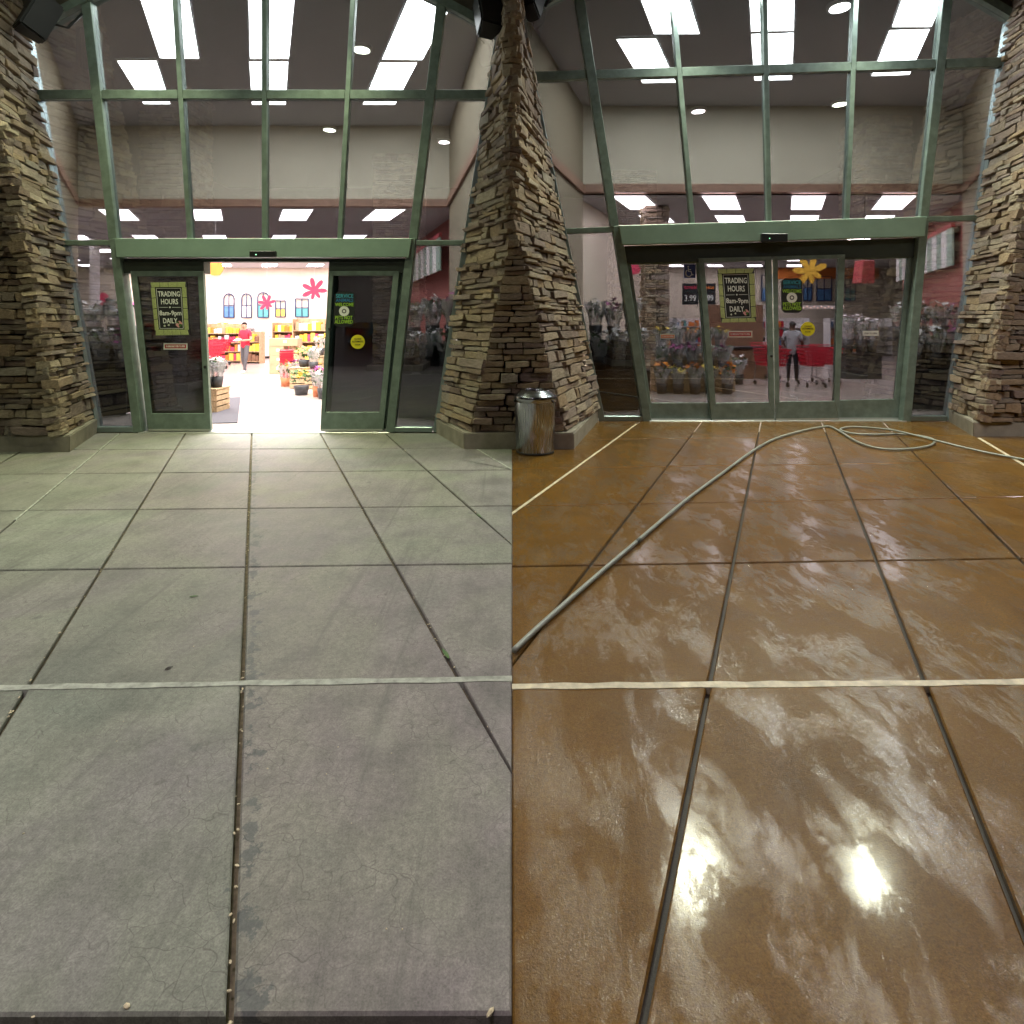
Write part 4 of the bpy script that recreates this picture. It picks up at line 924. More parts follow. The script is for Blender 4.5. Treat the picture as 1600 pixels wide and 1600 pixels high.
# ------------------------------------------------------------------ people inside the store
def person(name, loc, yaw, scale, J, mats, label, hair=True, items=None):
    """J: joints; body is one skinned mesh, coloured by the nearest bone"""
    B = [("pelvis", "spine", 'top'), ("spine", "chest", 'top'), ("chest", "neck", 'top'), ("neck", "head", 'skin'), ("head", "crown", 'skin')]
    for s in "lr":
        B += [("chest", "sh" + s, 'top'), ("sh" + s, "sl" + s, 'top'), ("sl" + s, "el" + s, 'skin'), ("el" + s, "wr" + s, 'skin'), ("wr" + s, "pm" + s, 'skin')]
        B += [("pm" + s, "f%d" % k + s, 'skin') for k in range(5)] + [("f%d" % k + s, "t%d" % k + s, 'skin') for k in range(5)]
        B += [("pelvis", "hp" + s, 'leg'), ("hp" + s, "kn" + s, 'leg'), ("kn" + s, "an" + s, 'leg'), ("an" + s, "to" + s, 'shoe')]
    R = dict(pelvis=.145, spine=.135, chest=.15, neck=.055, head=.085, crown=.075)
    for s in "lr":
        R.update({"sh" + s: .07, "sl" + s: .056, "el" + s: .043, "wr" + s: .030, "pm" + s: .034, "hp" + s: .09, "kn" + s: .062, "an" + s: .042, "to" + s: .036})
        for k in range(5): R["f%d" % k + s] = .0095; R["t%d" % k + s] = .008
        w_, p_ = Vector(J["wr" + s]), Vector(J["pm" + s]); d = (p_ - w_).normalized(); sd = d.cross(Vector((0, 0, 1)))
        sd = sd.normalized() if sd.length > .1 else Vector((1, 0, 0)); dn = sd.cross(d)
        for k in range(5):
            o = (k - 1.5) * .019; ln = (.045, .055, .05, .04, .035)[k]
            if k == 4: J["f4" + s] = p_ + sd * -.045 - d * .01; J["t4" + s] = p_ + sd * -.055 + d * .03
            else: J["f%d" % k + s] = p_ + sd * o + d * (.035 + ln * .5); J["t%d" % k + s] = p_ + sd * o + d * (.035 + ln) - dn * .02
    names = list(R); idx = {n: i for i, n in enumerate(names)}
    me = bpy.data.meshes.new(name); me.from_pydata([tuple(J[n]) for n in names], [(idx[a], idx[b]) for a, b, _ in B], [])
    o = bpy.data.objects.new(name, me); COL.objects.link(o)
    sk = o.modifiers.new("skin", 'SKIN'); ss = o.modifiers.new("sub", 'SUBSURF'); ss.levels = 1; ss.render_levels = 1
    for i, n in enumerate(names):
        v = me.skin_vertices[0].data[i]; r = R[n]; v.radius = (r * (1.15 if n in ("chest", "spine", "pelvis") else 1), r * (.78 if n in ("chest", "spine", "pelvis") else 1)); v.use_root = (n == "pelvis")
    dg = bpy.context.evaluated_depsgraph_get(); dg.update()
    m2 = bpy.data.meshes.new_from_object(o.evaluated_get(dg)); bpy.data.objects.remove(o)
    keys = ['top', 'skin', 'leg', 'shoe']; m2.materials.clear()
    for k in keys: m2.materials.append(mats[k])
    for p in m2.polygons:
        c = p.center; best = None
        for a, b, k in B:
            A, Bb = Vector(J[a]), Vector(J[b]); d = Bb - A; t = max(0, min(1, (c - A).dot(d) / max(1e-9, d.length_squared))); q = (A + d * t - c).length - (R[a] + (R[b] - R[a]) * t)
            if best is None or q < best[0]: best = (q, k)
        p.material_index = keys.index(best[1]); p.use_smooth = True
    body = bpy.data.objects.new(name, m2); COL.objects.link(body); tag(body, label, "person")
    body.location = loc; body.rotation_euler = (0, 0, yaw); body.scale = (scale,) * 3
    h = Vector(J["head"]); cr = Vector(J["crown"]); up = (cr - h).normalized(); fw = Vector((0, -1, 0))
    def sub(nm, bm, mt):
        q = bm_obj(nm, bm, mt, None, True); q.parent = body; return q
    bm = bmesh.new(); bmesh.ops.create_uvsphere(bm, u_segments=14, v_segments=8, radius=.102)
    bmesh.ops.delete(bm, geom=[v for v in bm.verts if v.co.z < -.02 or (v.co.y < -.045 and v.co.z < .055)], context='VERTS')
    bmesh.ops.transform(bm, matrix=Matrix.Translation(h + up * .045) @ Matrix.Diagonal((.92, 1.05, 1.05, 1)), verts=bm.verts); sub("hair", bm, mats['hair'])
    bm = bmesh.new()
    for s in (-1, 1):
        g = bmesh.ops.create_uvsphere(bm, u_segments=8, v_segments=6, radius=.011)['verts']
        bmesh.ops.transform(bm, matrix=Matrix.Translation(h + Vector((s * .032, -.083, .02))), verts=g)
    sub("eyes", bm, M['hair'])
    bm = bmesh.new(); bmesh.ops.create_cone(bm, segments=8, radius1=.017, radius2=.006, depth=.05, cap_ends=True)
    bmesh.ops.transform(bm, matrix=Matrix.Translation(h + Vector((0, -.093, -.005))) @ Matrix.Rotation(.35, 4, 'X'), verts=bm.verts); sub("nose", bm, mats['skin'])
    return body
def stand(**kw):
    J = dict(pelvis=(0, 0, .95), spine=(0, .01, 1.12), chest=(0, 0, 1.31), neck=(0, 0, 1.46), head=(0, -.012, 1.565), crown=(0, -.01, 1.655))
    for s, x in (("l", 1), ("r", -1)):
        J.update({"sh" + s: (x * .175, 0, 1.385), "sl" + s: (x * .215, .01, 1.22), "el" + s: (x * .235, .02, 1.10), "wr" + s: (x * .23, -.06, .88), "pm" + s: (x * .225, -.09, .80),
                  "hp" + s: (x * .085, 0, .89), "kn" + s: (x * .095, -.02, .50), "an" + s: (x * .10, .02, .085), "to" + s: (x * .115, -.15, .04)})
    J.update(kw); return J
p = gnd(383, 583)
Jw = stand(ell=(.27, -.02, 1.12), wrl=(.10, -.24, 1.10), pml=(.04, -.28, 1.11), elr=(-.27, -.02, 1.12), wrr=(-.14, -.24, 1.06), pmr=(-.08, -.29, 1.06), head=(0, -.03, 1.56), crown=(.0, -.035, 1.65),
           knl=(.12, -.10, .50), anl=(.06, -.10, .09), tol=(.07, -.26, .045), knr=(-.10, .0, .50), anr=(-.08, .10, .09), tor=(-.10, -.06, .05))
person("person", (p.x, p.y, -.012), math.radians(-18), .965, Jw, dict(top=M['redfab'], skin=M['skin1'], leg=M['grey'], shoe=M['white'], hair=M['hair']),
       "person in a red polo shirt and grey trousers walking inside, holding a sheet of paper")
a = math.radians(-18); c = Vector((p.x, p.y, 0)) + Vector((math.cos(a) * -.02 + math.sin(a) * .30, math.sin(a) * -.02 - math.cos(a) * .30, 1.075))
tag(box("paper_sheet", c, (.22, .16, .006), M['white'], None, Euler((.35, 0, a)).to_matrix()), "white sheet of paper held by the person in the red polo shirt", "paper")
p = gnd(448, 591)
bm = bmesh.new()
for k in range(4):
    z = .03 + k * .055; f = k / 3; x, y = .15 + .03 * f, .11 + .03 * f
    for c_, s_ in (((0, -y, z), (2 * x, .012, .036)), ((0, y, z), (2 * x, .012, .036)), ((-x, 0, z), (.012, 2 * y, .036)), ((x, 0, z), (.012, 2 * y, .036))): box_bm(bm, c_, s_)
box_bm(bm, (0, 0, .008), (.3, .22, .016)); box_bm(bm, (0, 0, .225), (.40, .31, .016)); bmesh.ops.recalc_face_normals(bm, faces=bm.faces)
bme = bpy.data.meshes.new("tray"); bm.to_mesh(bme); bm.free(); bme.materials.append(M['red'])
bm = bmesh.new(); tube_bm(bm, [Vector((-.17, 0, .235)), Vector((-.15, 0, .262)), Vector((.15, 0, .262)), Vector((.17, 0, .235))], .009); bmesh.ops.recalc_face_normals(bm, faces=bm.faces)
hme = bpy.data.meshes.new("handle"); bm.to_mesh(hme); bm.free(); hme.materials.append(M['black'])
for k in range(9):
    t = thing("shopping_basket", (p.x, p.y, -.011 + k * .075), "red hand basket, %s from the floor in the stack beside the cardboard boxes" % ("first", "second", "third", "fourth", "fifth", "sixth", "seventh", "eighth", "ninth and topmost")[k], "basket", "stack of red hand baskets"); t.rotation_euler = (0, 0, .3 + .03 * (k % 3))
    o = bpy.data.objects.new("tray", bme); COL.objects.link(o); o.parent = t
    if k == 8: o = bpy.data.objects.new("handle", hme); COL.objects.link(o); o.parent = t
p = gnd(1238, 598)
Jg = stand(ell=(.25, -.03, 1.12), wrl=(.2, -.22, 1.0), pml=(.18, -.30, 1.0), elr=(-.25, -.02, 1.12), wrr=(-.22, -.2, .98), pmr=(-.2, -.28, .98))
person("person", (p.x, p.y, -.012), math.radians(150), .98, Jg, dict(top=M['shirtgrey'], skin=M['skin2'], leg=M['dark'], shoe=M['white'], hair=M['hair']), "person in a pale grey T-shirt and black trousers among the red carts")
# ------------------------------------------------------------------ shopping carts
def cart_meshes():
    out = {}
    bm = bmesh.new()                                     # basket: slatted tapered tray, opens upwards
    def slat(a, b, w, h): 
        a, b = Vector(a), Vector(b); d = b - a; rot = d.to_track_quat('X', 'Z').to_matrix(); box_bm(bm, (a + b) / 2, (d.length, w, h), rot)
    for k in range(5):
        z = .55 + k * .10; f = k / 4; x = .20 + .07 * f; y0, y1 = -.34 - .12 * f, .36
        for s in (-1, 1): slat((s * x, y0, z), (s * x, y1, z), .018, .045)
        slat((-x, y0, z), (x, y0, z), .018, .045); slat((-x, y1, z), (x, y1, z), .018, .045)
    for k in range(7):
        t = -.3 + k * .1
        for s in (-1, 1): slat((s * .20, t, .55), (s * .27, t * 1.08, .96), .02, .02)
    for k in range(5):
        t = -.16 + k * .08; slat((t, -.34, .55), (t * 1.3, -.46, .96), .02, .02)
        slat((t, -.34, .54), (t, .36, .54), .03, .02)
    out['basket'] = (bm, M['red'])
    bm = bmesh.new(); tube_bm(bm, [Vector((-.27, .44, 1.02)), Vector((.27, .44, 1.02))], .018); out['handle'] = (bm, M['red'])
    bm = bmesh.new()
    for s in (-1, 1): tube_bm(bm, [Vector((s * .22, .44, 1.02)), Vector((s * .20, .34, .55)), Vector((s * .23, .36, .16)), Vector((s * .20, -.42, .14))], .014)
    tube_bm(bm, [Vector((-.2, -.42, .14)), Vector((.2, -.42, .14))], .014); out['frame'] = (bm, M['steel'])
    bm = bmesh.new(); lathe_bm(bm, [(0, -.015), (.06, -.015), (.06, .015), (0, .015)], (0, 0, 0), 14); bmesh.ops.transform(bm, matrix=Matrix.Rotation(math.radians(90), 4, 'Y'), verts=bm.verts); out['wheel'] = (bm, M['rubber'])
    res = {}
    for k, (bm, mt) in out.items():
        bmesh.ops.recalc_face_normals(bm, faces=bm.faces); me = bpy.data.meshes.new(k); bm.to_mesh(me); bm.free(); me.materials.append(mt); res[k] = me
    return res
CM = cart_meshes()
def cart(loc, yaw, label, group):
    t = thing("shopping_cart", loc, label, "cart", group); t.rotation_euler = (0, 0, yaw)
    def add(n, l=(0, 0, 0)):
        o = bpy.data.objects.new(n, CM[n]); COL.objects.link(o); o.parent = t; o.location = l
    for n in ("basket", "handle", "frame"): add(n)
    for x, y in ((-.21, -.4), (.21, -.4), (-.22, .34), (.22, .34)): add("wheel", (x, y, .06))
for k in range(4):
    p = gnd(318 + k * 7, 588 - k * 6); cart((p.x, p.y, -.012), math.radians(70), "red shopping cart nested in the row behind the open doors", "row of red carts behind the open doors")
for k, (u, v, yw) in enumerate(((1204, 602, 10), (1268, 602, -12), (1290, 598, -8), (1196, 590, 4))):
    p = gnd(u, v); cart((p.x, p.y, -.012), math.radians(yw), "red shopping cart seen through the closed doors beside the person in grey", "red carts behind the closed doors")
# ------------------------------------------------------------------ flowers, pots and stands
frng = random.Random(21)
def bouquet(c, h, r, col, label, group, pot='pot', wrap=True, lean=0.0):
    t = thing("bouquet", c, label, "flowers", group); c = Vector(c)
    bh = h * .38
    bm = bmesh.new(); lathe_bm(bm, [(0, 0), (r * .55, 0), (r * .72, bh), (r * .66, bh), (r * .6, bh * .9), (0, bh * .9)], c, 16); bm_obj("bucket", bm, M[pot], t, True)
    if wrap:
        bm = bmesh.new(); seg = 18; rings = []
        for k, (rr_, z) in enumerate(((.5, bh * .8), (.72, h * .56), (.9, h * .74), (1.1, h * .92))):
            rings.append([bm.verts.new(c + Vector((math.cos(6.283 * i / seg) * r * rr_ * frng.uniform(.86, 1.14), math.sin(6.283 * i / seg) * r * rr_ * frng.uniform(.86, 1.14), z + (frng.uniform(-.08, .1) * h if k == 3 else 0)))) for i in range(seg)])
        for A, B in zip(rings, rings[1:]):
            for i in range(seg):
                if frng.random() < .16: continue
                bm.faces.new((A[i], A[(i + 1) % seg], B[(i + 1) % seg], B[i]))
        bm_obj("wrap", bm, M['wrap'], t)
    bm = bmesh.new()
    for k in range(46):
        a, q = frng.uniform(0, 6.283), frng.random() ** .5 * r * .95; z = h * frng.uniform(.5, .95)
        d = Vector((frng.uniform(-1, 1), frng.uniform(-1, 1), frng.uniform(.2, 1))).normalized() * r * .5; sd = d.cross(Vector((0, 0, 1))).normalized() * r * .14
        b = c + Vector((math.cos(a) * q, math.sin(a) * q, z)); vs = [bm.verts.new(x) for x in (b, b + d * .5 + sd, b + d, b + d * .5 - sd)]; bm.faces.new(vs)
    stuff(bm_obj("leaves", bm, M['leaf'], t))
    for k in range(15):
        a, q = frng.uniform(0, 6.283), frng.random() ** .5 * r * 1.0; z = h * frng.uniform(.82, 1.12) - q * q / r * .4; s = r * frng.uniform(.24, .40)
        b = c + Vector((math.cos(a) * q, math.sin(a) * q, z)); bm = bmesh.new(); cen = bm.verts.new(b + Vector((0, 0, s * .1))); n = 10; ring = []
        tilt = Euler((frng.uniform(-.7, .7), frng.uniform(-.7, .7), 0)).to_matrix()
        for i in range(n):
            rad = s * (1 if i % 2 else .55); ring.append(bm.verts.new(b + tilt @ Vector((math.cos(6.283 * i / n) * rad, math.sin(6.283 * i / n) * rad, s * (.35 if i % 2 else .1)))))
        for i in range(n): bm.faces.new((cen, ring[i], ring[(i + 1) % n]))
        bm_obj("flower", bm, M[col], t)
    return t
def crate(name, c, s, label, mat='wood', cat="crate", slats=4):
    """slatted stand: c is the centre of its foot"""
    t = thing(name, c, label, cat); x, y, z = c; sx, sy, sz = s
    for dx in (-1, 1):
        for dy in (-1, 1): box("post", (x + dx * (sx / 2 - .025), y + dy * (sy / 2 - .025), z + sz / 2), (.05, .05, sz), M[mat], t)
    for k in range(slats):
        zz = z + sz * (k + .5) / slats; hh = sz / slats * .78
        for dy in (-1, 1): box("slat", (x, y + dy * (sy / 2 + .011), zz), (sx, .02, hh), M[mat], t)
        for dx in (-1, 1): box("slat", (x + dx * (sx / 2 + .011), y, zz), (.02, sy, hh), M[mat], t)
    box("top_board", (x, y, z + sz + .012), (sx + .06, sy + .06, .022), M[mat], t)
    return t
def floor_pt(u, v): q = gnd(u, v); q.z = -.01; return q
# just inside the open doors
q = floor_pt(333, 641); crate("flower_crate", q, (.34, .5, .42), "pale wooden crate of wrapped white flowers just inside the open sliding door", cat="crate")
for k, (dx, dy) in enumerate(((-.07, -.12), (.08, .0), (-.05, .13))):
    bouquet((q.x + dx, q.y + dy, .436), .52, .15, 'fl_white', "wrapped white flowers in a charcoal bucket on the pale crate inside the open doors", "white flowers on the pale crate")
q = floor_pt(472, 606); q.y += .2; crate("plant_stand", q, (.55, .5, .50), "pale wooden plant stand with potted yellow flowers inside the open doors", cat="stand")
bouquet((q.x - .02, q.y, .515), .46, .2, 'fl_yellow', "yellow potted chrysanthemum on top of the pale plant stand", "yellow pots", wrap=False)
q2 = floor_pt(471, 616); bouquet((q2.x, q2.y, -.01), .55, .24, 'fl_yellow', "large charcoal pot of yellow chrysanthemums before the pale plant stand", "yellow pots", wrap=False)
q3 = floor_pt(496, 619); bouquet((q3.x, q3.y, -.01), .62, .16, 'fl_purple', "orange bucket of purple flowers beside the pale plant stand", "purple pots", 'terra')
for k, (u, v, z) in enumerate(((490, 606, .45), (504, 612, .2), (500, 600, .75))):
    q4 = gnd(u, v); 
    if z > .3: crate("flower_riser", (q4.x, q4.y, -.01), (.3, .3, z - .01), "slatted riser under wrapped flowers beside the open sliding door, step %s" % ("low" if z < .6 else "high"), cat="stand")
    bouquet((q4.x, q4.y, z + .014 if z > .3 else -.01), .5, .17, ('fl_white', 'fl_purple', 'fl_orange')[k], ("wrapped white flowers on the low riser inside the open doors", "wrapped purple flowers on the floor beside the open sliding door", "wrapped orange flowers on the high riser inside the open doors")[k], "flowers on risers")
a = [gnd(u, v) for u, v in ((330, 622), (376, 620), (371, 660), (332, 661))]
bm = bmesh.new(); A = [bm.verts.new((p.x, p.y, -.0118)) for p in a]; Bv = [bm.verts.new((p.x, p.y, .002)) for p in a]; bm.faces.new(Bv); bm.faces.new(A[::-1])
for i in range(4): bm.faces.new((A[i], A[(i + 1) % 4], Bv[(i + 1) % 4], Bv[i]))
tag(bm_obj("door_mat", bm, M['matgrey']), "charcoal door mat on the store floor inside the open doors", "mat")
# cardboard boxes
q = floor_pt(436, 583)
for k, (dx, z, s) in enumerate(((0, 0, (.46, .4, .30)), (.01, .302, (.46, .4, .28)), (-.01, .584, (.46, .4, .30)), (.22, .886, (.9, .42, .24)))):
    t = thing("cardboard_box", (q.x + dx, q.y, -.01 + z), ("lowest cardboard box of the stack inside the open doors", "second cardboard box of the stack inside the open doors", "third cardboard box of the stack inside the open doors", "long cardboard box on top of the stack inside the open doors")[k], "box", "stacked cardboard boxes")
    box("carton", (q.x + dx, q.y, -.01 + z + s[2] / 2), s, M['card'], t, None, .006); box("tape", (q.x + dx, q.y, -.01 + z + s[2] + .0006), (s[0] * .98, .05, .001), M['wood'], t)
    box("print_label", (q.x + dx + .05, q.y - s[1] / 2 - .001, z + s[2] * .55), (.10, .002, .08), M['white'], t)
box_post = crate("box_rest", (q.x + .5, q.y + .1, -.01), (.3, .3, .87), "pale wooden stand holding up the end of the long cardboard box", cat="stand")
# shelf of yellow goods and white cooler
def shelf(c, s, n, label, mats, cols, cat="shelf"):
    t = thing("store_shelf", c, label, cat); x, y, z = c; sx, sy, sz = s
    for dx in (-1, 1): box("upright", (x + dx * (sx / 2 - .015), y, z + sz / 2), (.03, sy, sz), M[mats], t)
    box("back_panel", (x, y + sy / 2 - .01, z + sz / 2), (sx - .06, .02, sz), M[mats], t)
    for k in range(n):
        zz = z + .08 + (sz - .1) * k / n; box("shelf_board", (x, y, zz), (sx - .06, sy - .04, .025), M[mats], t)
        wx = -sx / 2 + .08; m = 0
        while wx < sx / 2 - .16 and m < 12:
            ww = frng.uniform(.10, .2); hh = (sz / n) * frng.uniform(.45, .75)
            box("goods", (x + wx + ww / 2, y - .02, zz + .0135 + hh / 2), (ww * .92, sy * .6, hh), M[frng.choice(cols)], t, None, .008); wx += ww; m += 1
    return t
q = floor_pt(398, 567); shelf((q.x, q.y, -.01), (.62, .45, 1.25), 3, "small wooden shelf of yellow goods behind the person in the red polo", 'wood', ('yellow', 'fl_yellow', 'brown'))
q = floor_pt(413, 559); t = thing("white_cooler", (q.x, q.y, -.01), "white chest cooler with a dark kick plate at the back of the aisle", "cooler")
box("cabinet", (q.x, q.y, .52), (.62, .6, .88), M['white'], t, None, .02); box("kick_plate", (q.x, q.y, .035), (.6, .56, .085), M['black'], t); box("lid", (q.x, q.y, 1.0), (.64, .62, .06), M['white'], t, None, .015)
box("emblem", (q.x, q.y - .302, .62), (.2, .004, .2), M['pinkred'], t)
# ------------------------------------------------------------------ back wall dressing
def mural_window(u0, u1, v0, v1, Y, label, arch=True, fill='teal'):
    a, b = at(u0, v0, Y), at(u1, v1, Y); t = thing("mural_window", ((a.x + b.x) / 2, Y, b.z), label, "mural", "painted windows on the store's back wall")
    W, H = b.x - a.x, a.z - b.z; cx = (a.x + b.x) / 2; y = Y - .03
    top = a.z - (W / 2 if arch else 0)
    pts = [Vector((a.x, y, b.z)), Vector((a.x, y, top))]
    if arch: pts += [Vector((cx - W / 2 * math.cos(k * math.pi / 8), y, top + W / 2 * math.sin(k * math.pi / 8))) for k in range(1, 8)]
    pts += [Vector((b.x, y, top)), Vector((b.x, y, b.z))]
    for i in range(len(pts)):
        p, q = pts[i], pts[(i + 1) % len(pts)]; tube("outline", [p, q], .035, M['navy'], t, 6)
    tube("bar", [Vector((cx, y, b.z)), Vector((cx, y, a.z))], .028, M['navy'], t, 6); tube("bar", [Vector((a.x, y, b.z + H * .5)), Vector((b.x, y, b.z + H * .5))], .028, M['navy'], t, 6)
    box("pane_paint", (cx, y + .014, b.z + H * .24), (W * .96, .01, H * .46), M[fill], t)
for u0, u1, v0, v1, ar, fl in ((378, 393, 459, 496, 1, 'white'), (403, 420, 457, 496, 1, 'teal'), (431, 446, 470, 495, 0, 'fl_yellow'), (462, 482, 467, 495, 0, 'teal'), (350, 366, 459, 496, 1, 'blue')):
    mural_window(u0, u1, v0, v1, YEND - .05, "dark-outlined painted window on the bright back wall beyond the open doors", ar, fl)
for u0, u1, v0, v1, fl in ((1255, 1268, 428, 470, 'blue'), (1276, 1299, 432, 470, 'blue'), (1190, 1206, 430, 470, 'blue'), (1320, 1336, 430, 470, 'teal')):
    mural_window(u0, u1, v0, v1, YEND - .05, "blue painted window on the back wall beyond the closed doors", 0, fl)
def cutout(name, u, v, Y, size, mat, label, rot=0.0, kind='leaf'):
    c = at(u, v, Y); t = thing(name, c, label, "cutout"); pts = []
    n = 60
    for i in range(n):
        a = 6.283 * i / n
        if kind == 'leaf': r = .26 + .74 * abs(math.cos(a * 3.5 + .4)) ** 1.1 * (1 if math.sin(a) > -.6 else .6)
        else: r = 1 - .06 * abs(math.sin(a * 3))
        pts.append((r * math.cos(a + rot) * size, r * math.sin(a + rot) * size))
    bm = bmesh.new(); A = [bm.verts.new((c.x + x, Y - .012, c.z + z)) for x, z in pts]; Bv = [bm.verts.new((c.x + x, Y + .012, c.z + z)) for x, z in pts]
    bm.faces.new(A); bm.faces.new(Bv[::-1])
    for i in range(n): bm.faces.new((A[i], Bv[i], Bv[(i + 1) % n], A[(i + 1) % n]))
    bm_obj("board", bm, M[mat], t); tube("cord", [(c.x, Y, c.z + size * .5), (c.x, Y, ZS - .01)], .004, M['white'], t, 5)
cutout("leaf_cutout", 417, 474, 27, .42, 'pinkred', "pink-red leaf cutout hanging before the back wall beyond the open doors", .4)
cutout("leaf_cutout", 491, 454, 22, .50, 'pinkred', "large pink-red leaf cutout hanging above the boxes beyond the open doors", .1)
cutout("pumpkin_cutout", 337, 419, 18, .25, 'orange', "round orange cutout hanging just inside the open doorway", 0, 'round')
cutout("leaf_cutout", 1266, 424, 19, .58, 'yellow', "yellow leaf cutout hanging above the red carts behind the closed doors", .5)
cutout("leaf_cutout", 992, 420, 20, .2, 'pinkred', "small red cutout hanging above the flower display behind the closed doors", .2, 'round')
cutout("pumpkin_cutout", 160, 469, 24, .32, 'pinkred', "round red cutout hanging beyond the side glass of the open entrance", .2, 'round')
# orange-red painted band above the windows beyond the closed doors
o = box("mural_band", (at(1290, 0, YEND - .06).x, YEND - .08, at(0, 412, YEND).z), (6.6, .04, 1.9), M['orange'] , None); tag(o, "orange-red painted band high on the back wall beyond the closed doors", "mural")
# string-light canopy
a, b = at(1195, 482, 21), at(1318, 478, 21)
t = thing("light_canopy", ((a.x + b.x) / 2, 21, b.z), "white canopy edged with red string lights behind the closed doors", "canopy")
box("canopy_edge", ((a.x + b.x) / 2, 21.2, (a.z + b.z) / 2), (b.x - a.x, .5, .12), M['white'], t, None, .01)
for k in range(22):
    x = a.x + (b.x - a.x) * (k + .5) / 22; bm = bmesh.new(); bmesh.ops.create_icosphere(bm, subdivisions=1, radius=.035); bmesh.ops.translate(bm, vec=(x, 20.92, (a.z + b.z) / 2 + (.02 if k % 2 else -.03)), verts=bm.verts); bm_obj("bulb", bm, M['bulbs'], t)
for x in (a.x + .15, b.x - .15): box("canopy_post", (x, 21.2, (a.z - .06) / 2 - .006), (.06, .06, a.z - .06), M['white'], t)
# price boards
for u0, u1, txt, lab in ((1066, 1091, "3.99", "hanging black price board reading 3.99 behind the flower display"), (1093, 1118, "2.99", "hanging black price board with an orange heading next to the 3.99 board")):
    Y = 17.5; a, b = at(u0, 443, Y), at(u1, 476, Y); c = (a + b) / 2; t = thing("price_board", c, lab, "sign")
    box("backing", c, (b.x - a.x, .02, a.z - b.z), M['board'], t)
    text_obj("lettering", txt, (c.x, Y - .013, c.z - .12), .19, M['chalk'], t, (b.x - a.x) * .72)
    text_obj("lettering", "FLOWERS" if txt[0] == '3' else "BUNCH", (c.x, Y - .013, c.z + .2), .09, M['pinkred' if txt[0] == '3' else 'orange'], t, (b.x - a.x) * .8)
    for s in (-1, 1): tube("cord", [(c.x + s * .2, Y, a.z), (c.x + s * .2, Y, ZS - .01)], .005, M['white'], t, 5)
# stone-clad columns standing in the store
def inner_column(u, Y, wd, label):
    c = at(u, 500, Y); t = thing("store_column", (c.x, Y, 0), label, "column"); x = c.x
    box("core", (x, Y, ZS / 2 - .01), (wd - .12, wd - .12, ZS - .02), M['core'], t); hw = wd / 2
    rr_ = clad(t, lambda z: Vector((x - hw, Y - hw, z)), lambda z: Vector((x + hw, Y - hw, z)), 0, ZS - .01, srng, Vector((0, -1, 0)), joined_above=-1, thick=.1)
    s = -1 if x > 0 else 1
    rr_ += clad(t, lambda z: Vector((x + s * hw, Y - hw, z)), lambda z: Vector((x + s * hw, Y + hw, z)), 0, ZS - .01, srng, Vector((s, 0, 0)), joined_above=-1, thick=.1)
    join_rest(t, rr_, "stone_cladding")
inner_column(1022, 16.6, .62, "stone-clad column inside the store behind the flower display")
t = thing("store_column", (at(148, 500, 23).x, 23, 0), "slim white column inside the store beyond the side glass", "column"); bm = bmesh.new(); lathe_bm(bm, [(.22, 0), (.22, .1), (.17, .12), (.17, ZS - .15), (.24, ZS - .1), (.24, ZS - .005)], (at(148, 500, 23).x, 23, 0), 20); bm_obj("shaft", bm, M['white'], t, True)
# flower display behind the closed doors
tiers = [((13.35), .0, .0), ((13.9), .42, 0), ((14.4), .84, 0)]
x0, x1 = at(1018, 0, 13.6).x, at(1142, 0, 13.6).x
for k, (Y, z, _) in enumerate(tiers):
    if z > 0: crate("flower_tier", ((x0 + x1) / 2 + .12 * k, Y, -.01), (x1 - x0, .42, z - .02), "%s slatted wooden tier of the flower display behind the closed doors" % ("low" if k == 1 else "high"), cat="stand", slats=3)
    n = 5
    for i in range(n):
        cl = (('fl_orange', 'fl_yellow', 'fl_orange', 'fl_yellow', 'fl_orange'), ('fl_white', 'fl_purple', 'fl_purple', 'fl_white', 'fl_purple'), ('fl_yellow', 'fl_white', 'fl_orange', 'fl_white', 'fl_yellow'))[k][i]
        x = x0 + (x1 - x0) * (i + .5) / n + .12 * k
        bouquet((x, Y + frng.uniform(-.05, .05), z + .004 if z else -.01), .62 + .05 * frng.random(), .19, cl,
            ("wrapped %s flowers in a bucket on the floor before the flower display", "wrapped %s flowers on the low tier of the flower display", "wrapped %s flowers on the high tier of the flower display")[k] % cl[3:], ("front", "low tier", "high tier")[k] + " %s flowers" % cl[3:])
# table and counter behind the hours sign
q = floor_pt(1158, 592); t = thing("store_counter", (q.x, q.y, 0), "dark wooden counter behind the hours sign on the closed doors", "counter")
box("counter_body", (q.x, q.y + .3, .43), (1.5, .6, .88), M['brown'], t, None, .01); box("counter_top", (q.x, q.y + .3, .90), (1.6, .7, .05), M['black'], t, None, .008)
for k in range(3): box("drawer_front", (q.x - .5 + k * .5, q.y - .012, .55), (.44, .02, .5), M['brown'], t, None, .006)
for k, (u, cl) in enumerate(((1128, 'fl_white'), (1146, 'fl_white'))):
    q2 = gnd(u, 598); bouquet((q2.x, q2.y - .3, -.01), .72, .22, cl, "white wrapped flowers in a charcoal bucket before the dark counter", "white flowers before the counter")
o = wall_seg("wood_partition", (at(1098, 0, 19).x, 19), (at(1192, 0, 19).x, 19), -.01, 2.2, .08, M['brown'], False); tag(o, "brown wood partition under the price boards behind the closed doors", "partition")
